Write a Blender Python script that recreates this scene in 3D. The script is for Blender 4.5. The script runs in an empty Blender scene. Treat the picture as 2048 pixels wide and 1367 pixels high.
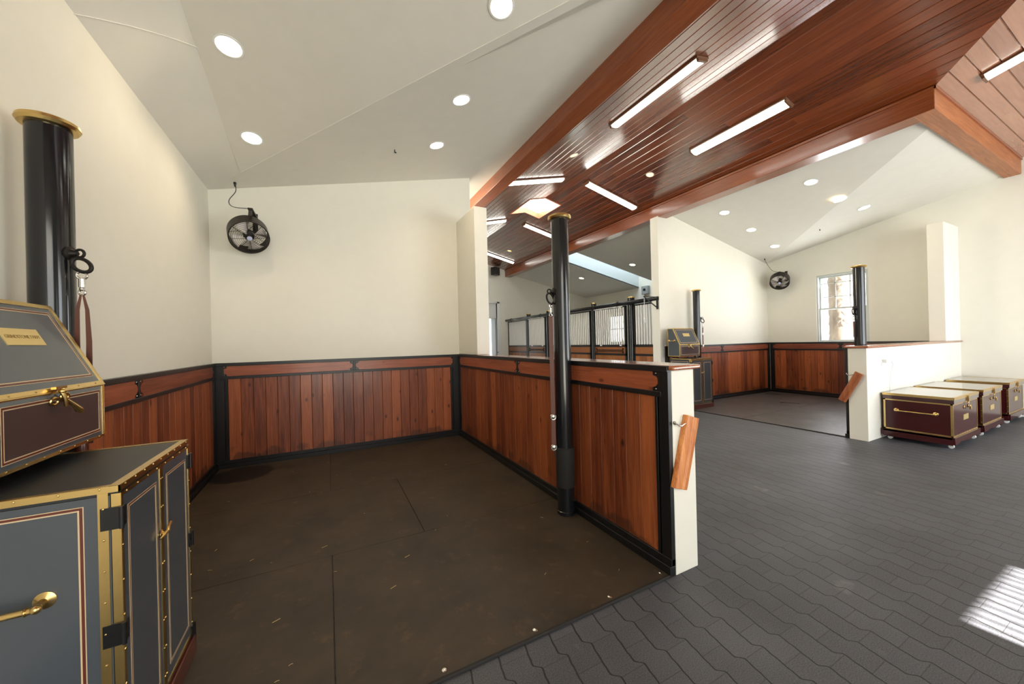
import bpy, bmesh, math, random
from mathutils import Vector, Matrix
random.seed(7)
C = bpy.context.scene
COL = C.collection
R = math.radians
PI = math.pi

# ------------------------------------------------------------------ camera
cam = bpy.data.cameras.new('camera'); camo = bpy.data.objects.new('camera', cam); COL.objects.link(camo)
C.camera = camo
cam.sensor_fit = 'HORIZONTAL'; cam.sensor_width = 36.0; cam.lens = 724.07 / 2048 * 36; cam.clip_start = 0.05; cam.clip_end = 300
def cam_axes(yaw, pitch, roll):
    fw = Vector((math.sin(yaw)*math.cos(pitch), math.cos(yaw)*math.cos(pitch), math.sin(pitch)))
    r = fw.cross(Vector((0, 0, 1))).normalized(); u = r.cross(fw)
    return r*math.cos(roll)+u*math.sin(roll), -r*math.sin(roll)+u*math.cos(roll), fw
cr_, cu_, cf_ = cam_axes(R(27.036), R(0.037), R(-1.40))
mm = Matrix.Identity(4)
for i in range(3):
    mm[i][0] = cr_[i]; mm[i][1] = cu_[i]; mm[i][2] = -cf_[i]
mm[2][3] = 1.5
camo.matrix_world = mm

# ------------------------------------------------------------------ world, sun, exposure
C.view_settings.view_transform = 'Standard'; C.view_settings.look = 'None'
C.view_settings.gamma = 1.0; C.view_settings.use_curve_mapping = False
C.view_settings.exposure = 0.15
W = bpy.data.worlds.new('sky'); C.world = W; W.use_nodes = True
bg = W.node_tree.nodes['Background']; bg.inputs[0].default_value = (0.86, 0.93, 1.0, 1); bg.inputs[1].default_value = 2.2
sun = bpy.data.lights.new('sun', 'SUN'); sun.energy = 60.0; sun.angle = R(0.6); sun.color = (1.0, 0.95, 0.87)
suno = bpy.data.objects.new('sun', sun); COL.objects.link(suno)
el = R(37.4); az = R(-2.0)
sd = Vector((math.sin(az)*math.cos(el), math.cos(az)*math.cos(el), -math.sin(el)))
suno.rotation_euler = sd.to_track_quat('-Z', 'Y').to_euler()
def daylight(name, loc, direction, sx, sy, power, color=(0.9, 0.95, 1.0)):
    l = bpy.data.lights.new(name, 'AREA'); l.shape = 'RECTANGLE'; l.size = sx; l.size_y = sy; l.energy = power; l.color = color
    l.spread = R(170)
    o = bpy.data.objects.new(name, l); COL.objects.link(o); o.location = loc
    o.rotation_euler = Vector(direction).to_track_quat('-Z', 'Y').to_euler(); return o
# daylight entering through the openings, one of them an unseen addition
daylight('south_daylight_lamp', (7.7, -2.62, 1.7), (0, 1, -0.05), 4.8, 3.1, 200)
daylight('south_daylight_lamp', (0.3, -2.62, 1.75), (0, 1, -0.02), 2.6, 2.9, 62, (1.0, 0.95, 0.86))  # fill lamp at an added, unseen opening, brightens the near stall
daylight('skylight_daylight', (8.8, 9.6, 5.5), (0, 0, -1), 3.4, 0.9, 42, (0.82, 0.91, 1.0))
daylight('skylight_daylight', (4.67, 7.75, 5.75), (0, 0, -1), 0.8, 0.9, 40, (1.0, 0.98, 0.95))
daylight('window_daylight', (10.8, 4.01, 2.1), (-1, 0, -0.1), 0.9, 1.5, 32)
daylight('window_daylight', (10.8, 11.4, 2.0), (-1, 0, -0.1), 0.9, 1.1, 5)

# ------------------------------------------------------------------ helpers
def root(name, loc=(0, 0, 0), rz=0.0, label=None, cat=None, group=None, kind=None):
    o = bpy.data.objects.new(name, None); COL.objects.link(o); o.empty_display_size = 0.1
    o.location = loc; o.rotation_euler = (0, 0, rz); tag(o, label, cat, group, kind); return o
def tag(o, label=None, cat=None, group=None, kind=None):
    if label: o['label'] = label
    if cat: o['category'] = cat
    if group: o['group'] = group
    if kind: o['kind'] = kind
    return o
def copy_tree(o, parent=None):
    c = o.copy(); COL.objects.link(c); c.parent = parent
    for ch in list(o.children): copy_tree(ch, c)
    return c
class MB:
    def __init__(s):
        s.bm = bmesh.new(); s.tl = s.bm.loops.layers.float_color.new('tone'); s.mi = 0
    def face(s, vs, tone=0.5, smooth=False):
        try: f = s.bm.faces.new(vs)
        except ValueError: return None
        f.material_index = s.mi; f.smooth = smooth
        for l in f.loops: l[s.tl] = (tone, tone, tone, 1)
        return f
    def box(s, x0, x1, y0, y1, z0, z1, tone=0.5, ch=0.0):
        if x1 < x0: x0, x1 = x1, x0
        if y1 < y0: y0, y1 = y1, y0
        if z1 < z0: z0, z1 = z1, z0
        v = [s.bm.verts.new(p) for p in ((x0,y0,z0),(x1,y0,z0),(x1,y1,z0),(x0,y1,z0),(x0,y0,z1),(x1,y0,z1),(x1,y1,z1),(x0,y1,z1))]
        for q in ((0,3,2,1),(4,5,6,7),(0,1,5,4),(1,2,6,5),(2,3,7,6),(3,0,4,7)): s.face([v[i] for i in q], tone)
    def prism(s, pts, vec, tone=0.5):
        vec = Vector(vec); a = [s.bm.verts.new(Vector(p)) for p in pts]; b = [s.bm.verts.new(Vector(p)+vec) for p in pts]
        n = len(pts)
        # orientation
        nn = Vector((0,0,0))
        for i in range(n):
            p, q = Vector(pts[i]), Vector(pts[(i+1) % n]); nn += p.cross(q)
        flip = nn.dot(vec) > 0
        s.face(a[::-1] if flip else a, tone); s.face(b if flip else b[::-1], tone)
        for i in range(n):
            j = (i+1) % n
            s.face([a[i], a[j], b[j], b[i]] if flip else [a[j], a[i], b[i], b[j]], tone)
    def ring(s, c, ax, r, seg, up=None):
        ax = ax.normalized(); up = up or (Vector((0,0,1)) if abs(ax.z) < 0.9 else Vector((1,0,0)))
        u = ax.cross(up).normalized(); w = ax.cross(u)
        return [s.bm.verts.new(c+(u*math.cos(2*PI*i/seg)+w*math.sin(2*PI*i/seg))*r) for i in range(seg)]
    def cyl(s, p0, p1, r, r2=None, seg=16, tone=0.5, caps=True):
        p0, p1 = Vector(p0), Vector(p1); ax = p1-p0
        a = s.ring(p0, ax, r, seg); b = s.ring(p1, ax, r if r2 is None else r2, seg)
        for i in range(seg):
            j = (i+1) % seg; s.face([a[j], a[i], b[i], b[j]], tone, True)
        if caps: s.face(a, tone); s.face(b[::-1], tone)
    def tube(s, pts, r, seg=8, closed=False, tone=0.5):
        pts = [Vector(p) for p in pts]; n = len(pts); rings = []
        up = None
        for i in range(n):
            if closed: t = pts[(i+1) % n]-pts[i-1]
            else: t = pts[min(i+1, n-1)]-pts[max(i-1, 0)]
            t.normalize()
            if up is None: up = t.orthogonal().normalized()
            else: up = (up - t*up.dot(t)).normalized()
            w = t.cross(up)
            rr = r[i] if isinstance(r, (list, tuple)) else r
            rings.append([s.bm.verts.new(pts[i]+(up*math.cos(2*PI*k/seg)+w*math.sin(2*PI*k/seg))*rr) for k in range(seg)])
        for i in range(n if closed else n-1):
            a, b = rings[i], rings[(i+1) % n]
            off = 0
            if closed and i == n-1:
                off = min(range(seg), key=lambda o: (a[0].co-b[o].co).length)
            for k in range(seg):
                j = (k+1) % seg; s.face([a[k], a[j], b[(j+off) % seg], b[(k+off) % seg]], tone, True)
        if not closed: s.face(rings[0][::-1], tone); s.face(rings[-1], tone)
    def lathe(s, prof, o=(0,0,0), ax=(0,0,1), seg=24, tone=0.5, caps=True):
        o = Vector(o); ax = Vector(ax).normalized(); rings = []
        for r, h in prof: rings.append(s.ring(o+ax*h, ax, max(r, 1e-4), seg))
        for a, b in zip(rings, rings[1:]):
            for i in range(seg):
                j = (i+1) % seg; s.face([a[j], a[i], b[i], b[j]], tone, True)
        if caps: s.face(rings[0], tone); s.face(rings[-1][::-1], tone)
    def ball(s, c, r, seg=12, tone=0.5):
        prof = [(r*math.sin(PI*k/8), -r*math.cos(PI*k/8)) for k in range(9)]
        s.lathe(prof, c, seg=seg, tone=tone)
    def torus(s, c, Rr, r, ax=(0,0,1), seg=24, s2=8, sx=1.0):
        c = Vector(c); ax = Vector(ax).normalized(); u = ax.orthogonal().normalized(); w = ax.cross(u)
        s.tube([c+u*math.cos(2*PI*i/seg)*Rr*sx+w*math.sin(2*PI*i/seg)*Rr for i in range(seg)], r, s2, True)
    def frame(s, x0, x1, z0, z1, t, y0, y1):            # rectangular ring in the XZ plane
        s.box(x0, x1, y0, y1, z0, z0+t); s.box(x0, x1, y0, y1, z1-t, z1)
        s.box(x0, x0+t, y0, y1, z0+t, z1-t); s.box(x1-t, x1, y0, y1, z0+t, z1-t)
    def build(s, name, mat, parent=None, M=None, bevel=0.0, sharp=40):
        bmesh.ops.recalc_face_normals(s.bm, faces=s.bm.faces[:])
        me = bpy.data.meshes.new(name); s.bm.to_mesh(me); s.bm.free()
        for m in (mat if isinstance(mat, (list, tuple)) else [mat]): me.materials.append(m)
        try: me.set_sharp_from_angle(angle=R(sharp))
        except Exception: pass
        o = bpy.data.objects.new(name, me); COL.objects.link(o)
        if parent: o.parent = parent
        if M is not None: me.transform(M)
        if bevel:
            b = o.modifiers.new('bevel', 'BEVEL'); b.width = bevel; b.segments = 2; b.limit_method = 'ANGLE'; b.angle_limit = R(40)
        return o
def struct(name, mb, mat, parent=None, label=None, **k):
    o = mb.build(name, mat, parent, **k)
    if not parent: o['kind'] = 'structure'
    if label: o['label'] = label
    return o
def text(body, size, mat, parent, M, name='lettering', ext=0.0006):
    cu = bpy.data.curves.new(name, 'FONT'); cu.body = body; cu.size = size; cu.extrude = ext; cu.align_x = 'CENTER'; cu.align_y = 'CENTER'
    cu.materials.append(mat)
    tmp = bpy.data.objects.new(name, cu); me = bpy.data.meshes.new_from_object(tmp); bpy.data.objects.remove(tmp)
    if not me.materials: me.materials.append(mat)
    o = bpy.data.objects.new(name, me); COL.objects.link(o); o.parent = parent; o.matrix_local = M; return o

# ------------------------------------------------------------------ materials
def newmat(name):
    m = bpy.data.materials.new(name); m.use_nodes = True; nt = m.node_tree
    return m, nt, nt.nodes['Principled BSDF'], nt.nodes, nt.links
def basic(name, col, rough=0.5, metal=0.0, bump=0.0, scale=40.0, var=0.0, coat=0.0, spec=None, detail=4):
    m, nt, b, N, L = newmat(name)
    b.inputs['Base Color'].default_value = (*col, 1); b.inputs['Roughness'].default_value = rough; b.inputs['Metallic'].default_value = metal
    b.inputs['Coat Weight'].default_value = coat; b.inputs['Coat Roughness'].default_value = 0.12
    if spec is not None: b.inputs['Specular IOR Level'].default_value = spec
    if bump or var:
        tc = N.new('ShaderNodeTexCoord'); no = N.new('ShaderNodeTexNoise'); no.inputs['Scale'].default_value = scale; no.inputs['Detail'].default_value = detail
        L.new(tc.outputs['Object'], no.inputs['Vector'])
        if bump:
            bp = N.new('ShaderNodeBump'); bp.inputs['Strength'].default_value = bump; bp.inputs['Distance'].default_value = 0.004
            L.new(no.outputs['Fac'], bp.inputs['Height']); L.new(bp.outputs['Normal'], b.inputs['Normal'])
        if var:
            mr = N.new('ShaderNodeMapRange'); mr.inputs['To Min'].default_value = 1-var; mr.inputs['To Max'].default_value = 1+var
            mr.inputs['From Min'].default_value = 0.3; mr.inputs['From Max'].default_value = 0.7
            no2 = N.new('ShaderNodeTexNoise'); no2.inputs['Scale'].default_value = scale*0.12; no2.inputs['Detail'].default_value = 5
            L.new(tc.outputs['Object'], no2.inputs['Vector'])
            L.new(no2.outputs['Fac'], mr.inputs['Value'])
            mx = N.new('ShaderNodeMix'); mx.data_type = 'RGBA'; mx.blend_type = 'MULTIPLY'; mx.inputs['Factor'].default_value = 1
            mx.inputs['A'].default_value = (*col, 1); L.new(mr.outputs['Result'], mx.inputs['B']); L.new(mx.outputs['Result'], b.inputs['Base Color'])
    return m
def emit(name, col, st):
    m, nt, b, N, L = newmat(name)
    b.inputs['Base Color'].default_value = (0.9, 0.9, 0.9, 1); b.inputs['Emission Color'].default_value = (*col, 1); b.inputs['Emission Strength'].default_value = st
    return m
def wood(name, dark, light, axis='Z', rough=0.35, knots=0.6, coat=0.3, grain=1.0, tonemix=0.75, knotcol=None, bands=0.5, dirty=False):
    m, nt, b, N, L = newmat(name)
    tc = N.new('ShaderNodeTexCoord'); at = N.new('ShaderNodeAttribute'); at.attribute_name = 'tone'
    mp = N.new('ShaderNodeMapping')
    sc = {'X': (0.9, 14, 14), 'Y': (14, 0.9, 14), 'Z': (14, 14, 0.9)}[axis]
    mp.inputs['Scale'].default_value = sc
    ad = N.new('ShaderNodeVectorMath'); ad.operation = 'MULTIPLY_ADD'
    L.new(at.outputs['Color'], ad.inputs[0]); ad.inputs[1].default_value = (37, 53, 41); L.new(tc.outputs['Object'], ad.inputs[2])
    L.new(ad.outputs[0], mp.inputs['Vector'])
    n1 = N.new('ShaderNodeTexNoise'); n1.inputs['Scale'].default_value = 2.2*grain; n1.inputs['Detail'].default_value = 8; n1.inputs['Roughness'].default_value = 0.62
    n1.inputs['Distortion'].default_value = 0.6
    L.new(mp.outputs[0], n1.inputs['Vector'])
    wv = N.new('ShaderNodeTexNoise'); wv.inputs['Scale'].default_value = 7.0*grain; wv.inputs['Detail'].default_value = 4
    mp2 = N.new('ShaderNodeMapping'); mp2.inputs['Scale'].default_value = tuple(x*(0.35 if x < 2 else 2.2) for x in sc); L.new(ad.outputs[0], mp2.inputs['Vector']); L.new(mp2.outputs[0], wv.inputs['Vector'])
    ma = N.new('ShaderNodeMath'); ma.operation = 'MULTIPLY_ADD'; L.new(wv.outputs['Fac'], ma.inputs[0]); ma.inputs[1].default_value = bands; L.new(n1.outputs['Fac'], ma.inputs[2])
    ma2 = N.new('ShaderNodeMath'); ma2.operation = 'MULTIPLY_ADD'; L.new(at.outputs['Fac'], ma2.inputs[0]); ma2.inputs[1].default_value = tonemix; L.new(ma.outputs[0], ma2.inputs[2])
    mr = N.new('ShaderNodeMapRange'); mid = 0.5+bands*0.5+tonemix*0.5; spr = 0.15+0.30*tonemix; mr.inputs['From Min'].default_value = mid-spr; mr.inputs['From Max'].default_value = mid+spr*1.15
    L.new(ma2.outputs[0], mr.inputs['Value'])
    cr = N.new('ShaderNodeValToRGB'); cr.color_ramp.elements[0].color = (*dark, 1); cr.color_ramp.elements[1].color = (*light, 1)
    L.new(mr.outputs[0], cr.inputs[0]); col = cr.outputs[0]
    if knots:
        mp3 = N.new('ShaderNodeMapping'); ks = {'X': (1.6, 3.2, 3.2), 'Y': (3.2, 1.6, 3.2), 'Z': (3.2, 3.2, 1.6)}[axis]; mp3.inputs['Scale'].default_value = ks
        L.new(ad.outputs[0], mp3.inputs['Vector'])
        vo = N.new('ShaderNodeTexVoronoi'); vo.inputs['Scale'].default_value = 2.0; L.new(mp3.outputs[0], vo.inputs['Vector'])
        km = N.new('ShaderNodeMapRange'); km.inputs['From Min'].default_value = 0.045; km.inputs['From Max'].default_value = 0.13; km.inputs['To Min'].default_value = knots; km.inputs['To Max'].default_value = 0
        L.new(vo.outputs['Distance'], km.inputs['Value'])
        mx = N.new('ShaderNodeMix'); mx.data_type = 'RGBA'; L.new(km.outputs[0], mx.inputs['Factor']); L.new(col, mx.inputs['A'])
        kc = knotcol or tuple(x*0.25 for x in dark); mx.inputs['B'].default_value = (*kc, 1); col = mx.outputs['Result']
    if dirty:   # splashed mud and damp with its own ragged outline along the foot of the boards
        sp = N.new('ShaderNodeSeparateXYZ'); L.new(tc.outputs['Object'], sp.inputs[0])
        dn = N.new('ShaderNodeTexNoise'); dn.inputs['Scale'].default_value = 4.5; dn.inputs['Detail'].default_value = 6; L.new(tc.outputs['Object'], dn.inputs['Vector'])
        d1 = N.new('ShaderNodeMath'); d1.operation = 'MULTIPLY_ADD'; L.new(dn.outputs['Fac'], d1.inputs[0]); d1.inputs[1].default_value = -0.75; L.new(sp.outputs['Z'], d1.inputs[2])
        dr = N.new('ShaderNodeMapRange'); dr.inputs['From Min'].default_value = -0.27; dr.inputs['From Max'].default_value = -0.21; dr.inputs['To Min'].default_value = 0.55; dr.inputs['To Max'].default_value = 0; L.new(d1.outputs[0], dr.inputs['Value'])
        mx2 = N.new('ShaderNodeMix'); mx2.data_type = 'RGBA'; L.new(dr.outputs[0], mx2.inputs['Factor']); L.new(col, mx2.inputs['A']); mx2.inputs['B'].default_value = (0.035, 0.012, 0.006, 1); col = mx2.outputs['Result']
    L.new(col, b.inputs['Base Color'])
    b.inputs['Roughness'].default_value = rough; b.inputs['Coat Weight'].default_value = coat; b.inputs['Coat Roughness'].default_value = 0.15
    bp = N.new('ShaderNodeBump'); bp.inputs['Strength'].default_value = 0.12; bp.inputs['Distance'].default_value = 0.002
    L.new(ma.outputs[0], bp.inputs['Height']); L.new(bp.outputs[0], b.inputs['Normal'])
    return m

WALL = basic('wall_paint', (0.83, 0.81, 0.72), 0.62, bump=0.05, scale=60, var=0.01)
CEIL = basic('ceiling_paint', (0.79, 0.768, 0.70), 0.75, bump=0.04, scale=50, var=0.015)
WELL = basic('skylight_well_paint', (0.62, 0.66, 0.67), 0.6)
BOARD = wood('stained_pine_boards', (0.12, 0.021, 0.006), (0.43, 0.118, 0.036), 'Z', 0.42, 0.9, 0.18, tonemix=0.45, bands=0.7, dirty=True)
BOARDX = wood('stained_pine_rail', (0.15, 0.032, 0.012), (0.40, 0.105, 0.040), 'X', 0.40, 0.7, 0.18, tonemix=0.3)
CEILW = wood('varnished_ceiling_planks', (0.115, 0.024, 0.006), (0.27, 0.062, 0.017), 'Y', 0.24, 0.0, 1.0, bands=0.5, tonemix=0.4)
for _m in (CEILW,):
    _m.node_tree.nodes['Principled BSDF'].inputs['Coat IOR'].default_value = 1.75; _m.node_tree.nodes['Principled BSDF'].inputs['Coat Roughness'].default_value = 0.19
CEILX = wood('sheen_tinted_cross_planks', (0.26, 0.085, 0.04), (0.42, 0.17, 0.09), 'X', 0.24, 0.0, 1.0, bands=0.3)  # base colour lightened to stand for the sheen on the varnish
BEAMY = wood('varnished_beam', (0.20, 0.046, 0.012), (0.36, 0.10, 0.03), 'Y', 0.30, 0.0, 0.5, tonemix=0.2, bands=0.4)
BEAMX = wood('light_tinted_cross_beam', (0.28, 0.085, 0.026), (0.48, 0.18, 0.065), 'X', 0.5, 0.0, 0.1, tonemix=0.2, bands=0.4)  # lighter than the long beams: the light on it is in the colour
CAPW = wood('wall_cap_wood', (0.30, 0.085, 0.035), (0.48, 0.17, 0.08), 'Y', 0.22, 0.0, 0.9, tonemix=0.2)
LIGHTW = wood('orange_pine', (0.50, 0.13, 0.028), (0.80, 0.33, 0.09), 'Z', 0.35, 0.9, 0.3, tonemix=0.1, knotcol=(0.10, 0.012, 0.008))
STALLW = wood('honey_stall_boards', (0.24, 0.075, 0.018), (0.42, 0.155, 0.045), 'Z', 0.45, 0.3, 0.1)
BLACK = basic('black_paint', (0.0075, 0.0075, 0.008), 0.36, bump=0.05, scale=30)
STEELB = basic('glossy_black_pipe', (0.008, 0.009, 0.011), 0.12, coat=0.3, spec=0.45)
RUBBERB = basic('black_rubber_sleeve', (0.016, 0.015, 0.014), 0.75, bump=0.3, scale=90)
IRON = basic('dark_iron', (0.02, 0.017, 0.015), 0.45, 0.6)
CHROME = basic('chrome', (0.75, 0.73, 0.70), 0.2, 1.0)
BRASS = basic('brass', (0.72, 0.51, 0.20), 0.27, 1.0, bump=0.12, scale=14, var=0.12)
BRASSC = basic('brass_cap', (0.70, 0.50, 0.19), 0.28, 1.0, var=0.1, scale=20)
BRASSP = basic('brass_plate', (0.80, 0.62, 0.28), 0.38, 0.9)
ENGR = basic('engraved_dark_brass', (0.42, 0.30, 0.12), 0.5, 0.5)
BLUEG = basic('slate_blue_lacquer', (0.066, 0.078, 0.092), 0.24, var=0.05, scale=12, coat=0.25)
PLUM = basic('plum_lacquer', (0.062, 0.040, 0.040), 0.3, coat=0.25)
SLATE = basic('black_slate_top', (0.018, 0.020, 0.023), 0.45, bump=0.1, scale=8, var=0.35)
PINR = basic('oxblood_pinstripe', (0.115, 0.022, 0.012), 0.4)
PINC = basic('cream_pinstripe', (0.62, 0.47, 0.29), 0.4)
MAROON = basic('maroon_lacquer', (0.050, 0.007, 0.008), 0.2, coat=0.1, spec=0.4)
MAROONT = basic('maroon_lid_top', (0.055, 0.016, 0.018), 0.14, coat=0.8)
PLINTH = basic('dark_red_plinth', (0.095, 0.022, 0.014), 0.3, coat=0.4, var=0.1, scale=20)
LEATHER = basic('brown_leather', (0.13, 0.045, 0.028), 0.55, bump=0.1)
WINF = basic('window_frame_paint', (0.60, 0.63, 0.61), 0.5)
WHITEP = basic('white_trim_paint', (0.85, 0.86, 0.85), 0.4)
BARS = basic('pale_grille_bar', (0.93, 0.91, 0.86), 0.35)
GREYP = basic('grey_plastic', (0.35, 0.36, 0.36), 0.5)
BLKPL = basic('black_plastic', (0.006, 0.006, 0.007), 0.3)
BLADE = basic('pale_fan_blade', (0.86, 0.80, 0.74), 0.35)
BADGE = basic('blue_badge', (0.55, 0.60, 0.85), 0.3)
FANM = basic('fan_brown_black_metal', (0.020, 0.014, 0.010), 0.4, 0.4)
PLAST = basic('white_plastic', (0.82, 0.82, 0.80), 0.4)
TUBE = emit('fluorescent_tube', (1.0, 0.98, 0.88), 11.0)
AMBER = emit('amber_lens', (1.0, 0.50, 0.16), 2.2)
LENS = emit('downlight_lens', (1.0, 0.80, 0.52), 12.0)
TREEB = basic('palm_bark', (0.26, 0.21, 0.175), 0.9, bump=0.6, scale=12, var=0.4)
LEAF = basic('leaf_green', (0.06, 0.11, 0.03), 0.6)
GRASS = basic('pale_ground', (0.20, 0.20, 0.17), 0.9, var=0.1, scale=4)
def glass_mat():
    m, nt, b, N, L = newmat('window_glass')
    out = N['Material Output']; tr = N.new('ShaderNodeBsdfTransparent'); gl = N.new('ShaderNodeBsdfGlossy'); gl.inputs['Roughness'].default_value = 0.02
    mx = N.new('ShaderNodeMixShader'); mx.inputs[0].default_value = 0.06; L.new(tr.outputs[0], mx.inputs[1]); L.new(gl.outputs[0], mx.inputs[2]); L.new(mx.outputs[0], out.inputs[0]); return m
GLASS = glass_mat()
SKYGLASS = basic('dimming_skylight_glass', (0.5, 0.5, 0.5), 0.3)  # unseen pane, tinted grey to dim the sky light in the well
_n = SKYGLASS.node_tree; _t = _n.nodes.new('ShaderNodeBsdfTransparent'); _t.inputs[0].default_value = (0.60, 0.64, 0.65, 1); _n.links.new(_t.outputs[0], _n.nodes['Material Output'].inputs[0])
def paver_mat():
    m, nt, b, N, L = newmat('wavy_pavers')
    tc = N.new('ShaderNodeTexCoord'); sp = N.new('ShaderNodeSeparateXYZ'); L.new(tc.outputs['Object'], sp.inputs[0])
    def M(op, a, bb=None, c=None):
        n = N.new('ShaderNodeMath'); n.operation = op
        for i, v in enumerate((a, bb, c)):
            if v is None: continue
            if isinstance(v, (int, float)): n.inputs[i].default_value = v
            else: L.new(v, n.inputs[i])
        return n.outputs[0]
    w, Ln = 0.142, 0.205
    X, Y = sp.outputs['X'], sp.outputs['Y']
    ph = M('FRACT', M('DIVIDE', Y, Ln))
    # stepped wave: a quick kink once per paver
    kink = N.new('ShaderNodeValToRGB'); e = kink.color_ramp; e.interpolation = 'EASE'
    e.elements[0].position = 0.0; e.elements[0].color = (0, 0, 0, 1); e.elements[1].position = 0.17; e.elements[1].color = (1, 1, 1, 1)
    e.elements.new(0.36).color = (0.8, 0.8, 0.8, 1); e.elements.new(0.75).color = (0.35, 0.35, 0.35, 1); e.elements.new(1.0).color = (0, 0, 0, 1)
    L.new(ph, kink.inputs[0])
    Xw = M('MULTIPLY_ADD', kink.outputs[0], 0.031, X)
    wob = N.new('ShaderNodeTexNoise'); wob.inputs['Scale'].default_value = 6; L.new(tc.outputs['Object'], wob.inputs['Vector'])
    Xw = M('MULTIPLY_ADD', wob.outputs['Fac'], 0.006, Xw)
    rowf = M('DIVIDE', Xw, w); row = M('FLOOR', rowf); rf = M('FRACT', rowf)
    dx = M('MULTIPLY', M('MINIMUM', rf, M('SUBTRACT', 1.0, rf)), w)
    yo = M('MULTIPLY_ADD', row, 0.5, M('DIVIDE', Y, Ln)); colid = M('FLOOR', yo); yf = M('FRACT', yo)
    dy = M('MULTIPLY', M('MINIMUM', yf, M('SUBTRACT', 1.0, yf)), Ln)
    jx = N.new('ShaderNodeMapRange'); jx.inputs['From Min'].default_value = 0.0018; jx.inputs['From Max'].default_value = 0.0056; jx.inputs['To Min'].default_value = 1; jx.inputs['To Max'].default_value = 0; L.new(dx, jx.inputs[0])
    jy = N.new('ShaderNodeMapRange'); jy.inputs['From Min'].default_value = 0.0005; jy.inputs['From Max'].default_value = 0.0026; jy.inputs['To Min'].default_value = 0.45; jy.inputs['To Max'].default_value = 0; L.new(dy, jy.inputs[0])
    j = M('MAXIMUM', jx.outputs[0], jy.outputs[0])
    cv = N.new('ShaderNodeCombineXYZ'); L.new(row, cv.inputs[0]); L.new(colid, cv.inputs[1])
    wn = N.new('ShaderNodeTexWhiteNoise'); L.new(cv.outputs[0], wn.inputs['Vector'])
    sk = N.new('ShaderNodeTexNoise'); sk.inputs['Scale'].default_value = 190; sk.inputs['Detail'].default_value = 2; L.new(tc.outputs['Object'], sk.inputs['Vector'])
    big = N.new('ShaderNodeTexNoise'); big.inputs['Scale'].default_value = 1.3; big.inputs['Detail'].default_value = 5; L.new(tc.outputs['Object'], big.inputs['Vector'])
    v = M('ADD', M('MULTIPLY', wn.outputs['Value'], 0.07), M('MULTIPLY', sk.outputs['Fac'], 1.0)); v = M('ADD', v, M('MULTIPLY', big.outputs['Fac'], 0.5))
    cr = N.new('ShaderNodeValToRGB'); cr.color_ramp.elements[0].position = 0.42; cr.color_ramp.elements[0].color = (0.020, 0.020, 0.0225, 1); cr.color_ramp.elements[1].position = 1.22/1.0 if False else 1.0; cr.color_ramp.elements[1].color = (0.115, 0.120, 0.138, 1)
    L.new(v, cr.inputs[0])
    # pale dusty scuffs
    sc = N.new('ShaderNodeTexNoise'); sc.inputs['Scale'].default_value = 3.1; sc.inputs['Detail'].default_value = 7; L.new(tc.outputs['Object'], sc.inputs['Vector'])
    sr = N.new('ShaderNodeMapRange'); sr.inputs['From Min'].default_value = 0.68; sr.inputs['From Max'].default_value = 0.76; sr.inputs['To Max'].default_value = 0.35; L.new(sc.outputs['Fac'], sr.inputs[0])
    m1 = N.new('ShaderNodeMix'); m1.data_type = 'RGBA'; L.new(sr.outputs[0], m1.inputs['Factor']); L.new(cr.outputs[0], m1.inputs['A']); m1.inputs['B'].default_value = (0.30, 0.29, 0.28, 1)
    m2 = N.new('ShaderNodeMix'); m2.data_type = 'RGBA'; L.new(j, m2.inputs['Factor']); L.new(m1.outputs['Result'], m2.inputs['A']); m2.inputs['B'].default_value = (0.012, 0.011, 0.009, 1)
    L.new(m2.outputs['Result'], b.inputs['Base Color'])
    b.inputs['Roughness'].default_value = 0.55; b.inputs['Specular IOR Level'].default_value = 0.42
    h = M('ADD', M('MULTIPLY', j, -1.0), M('MULTIPLY', sk.outputs['Fac'], 0.35))
    bp = N.new('ShaderNodeBump'); bp.inputs['Strength'].default_value = 0.5; bp.inputs['Distance'].default_value = 0.003; L.new(h, bp.inputs['Height']); L.new(bp.outputs[0], b.inputs['Normal'])
    return m
PAVER = paver_mat()
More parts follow.
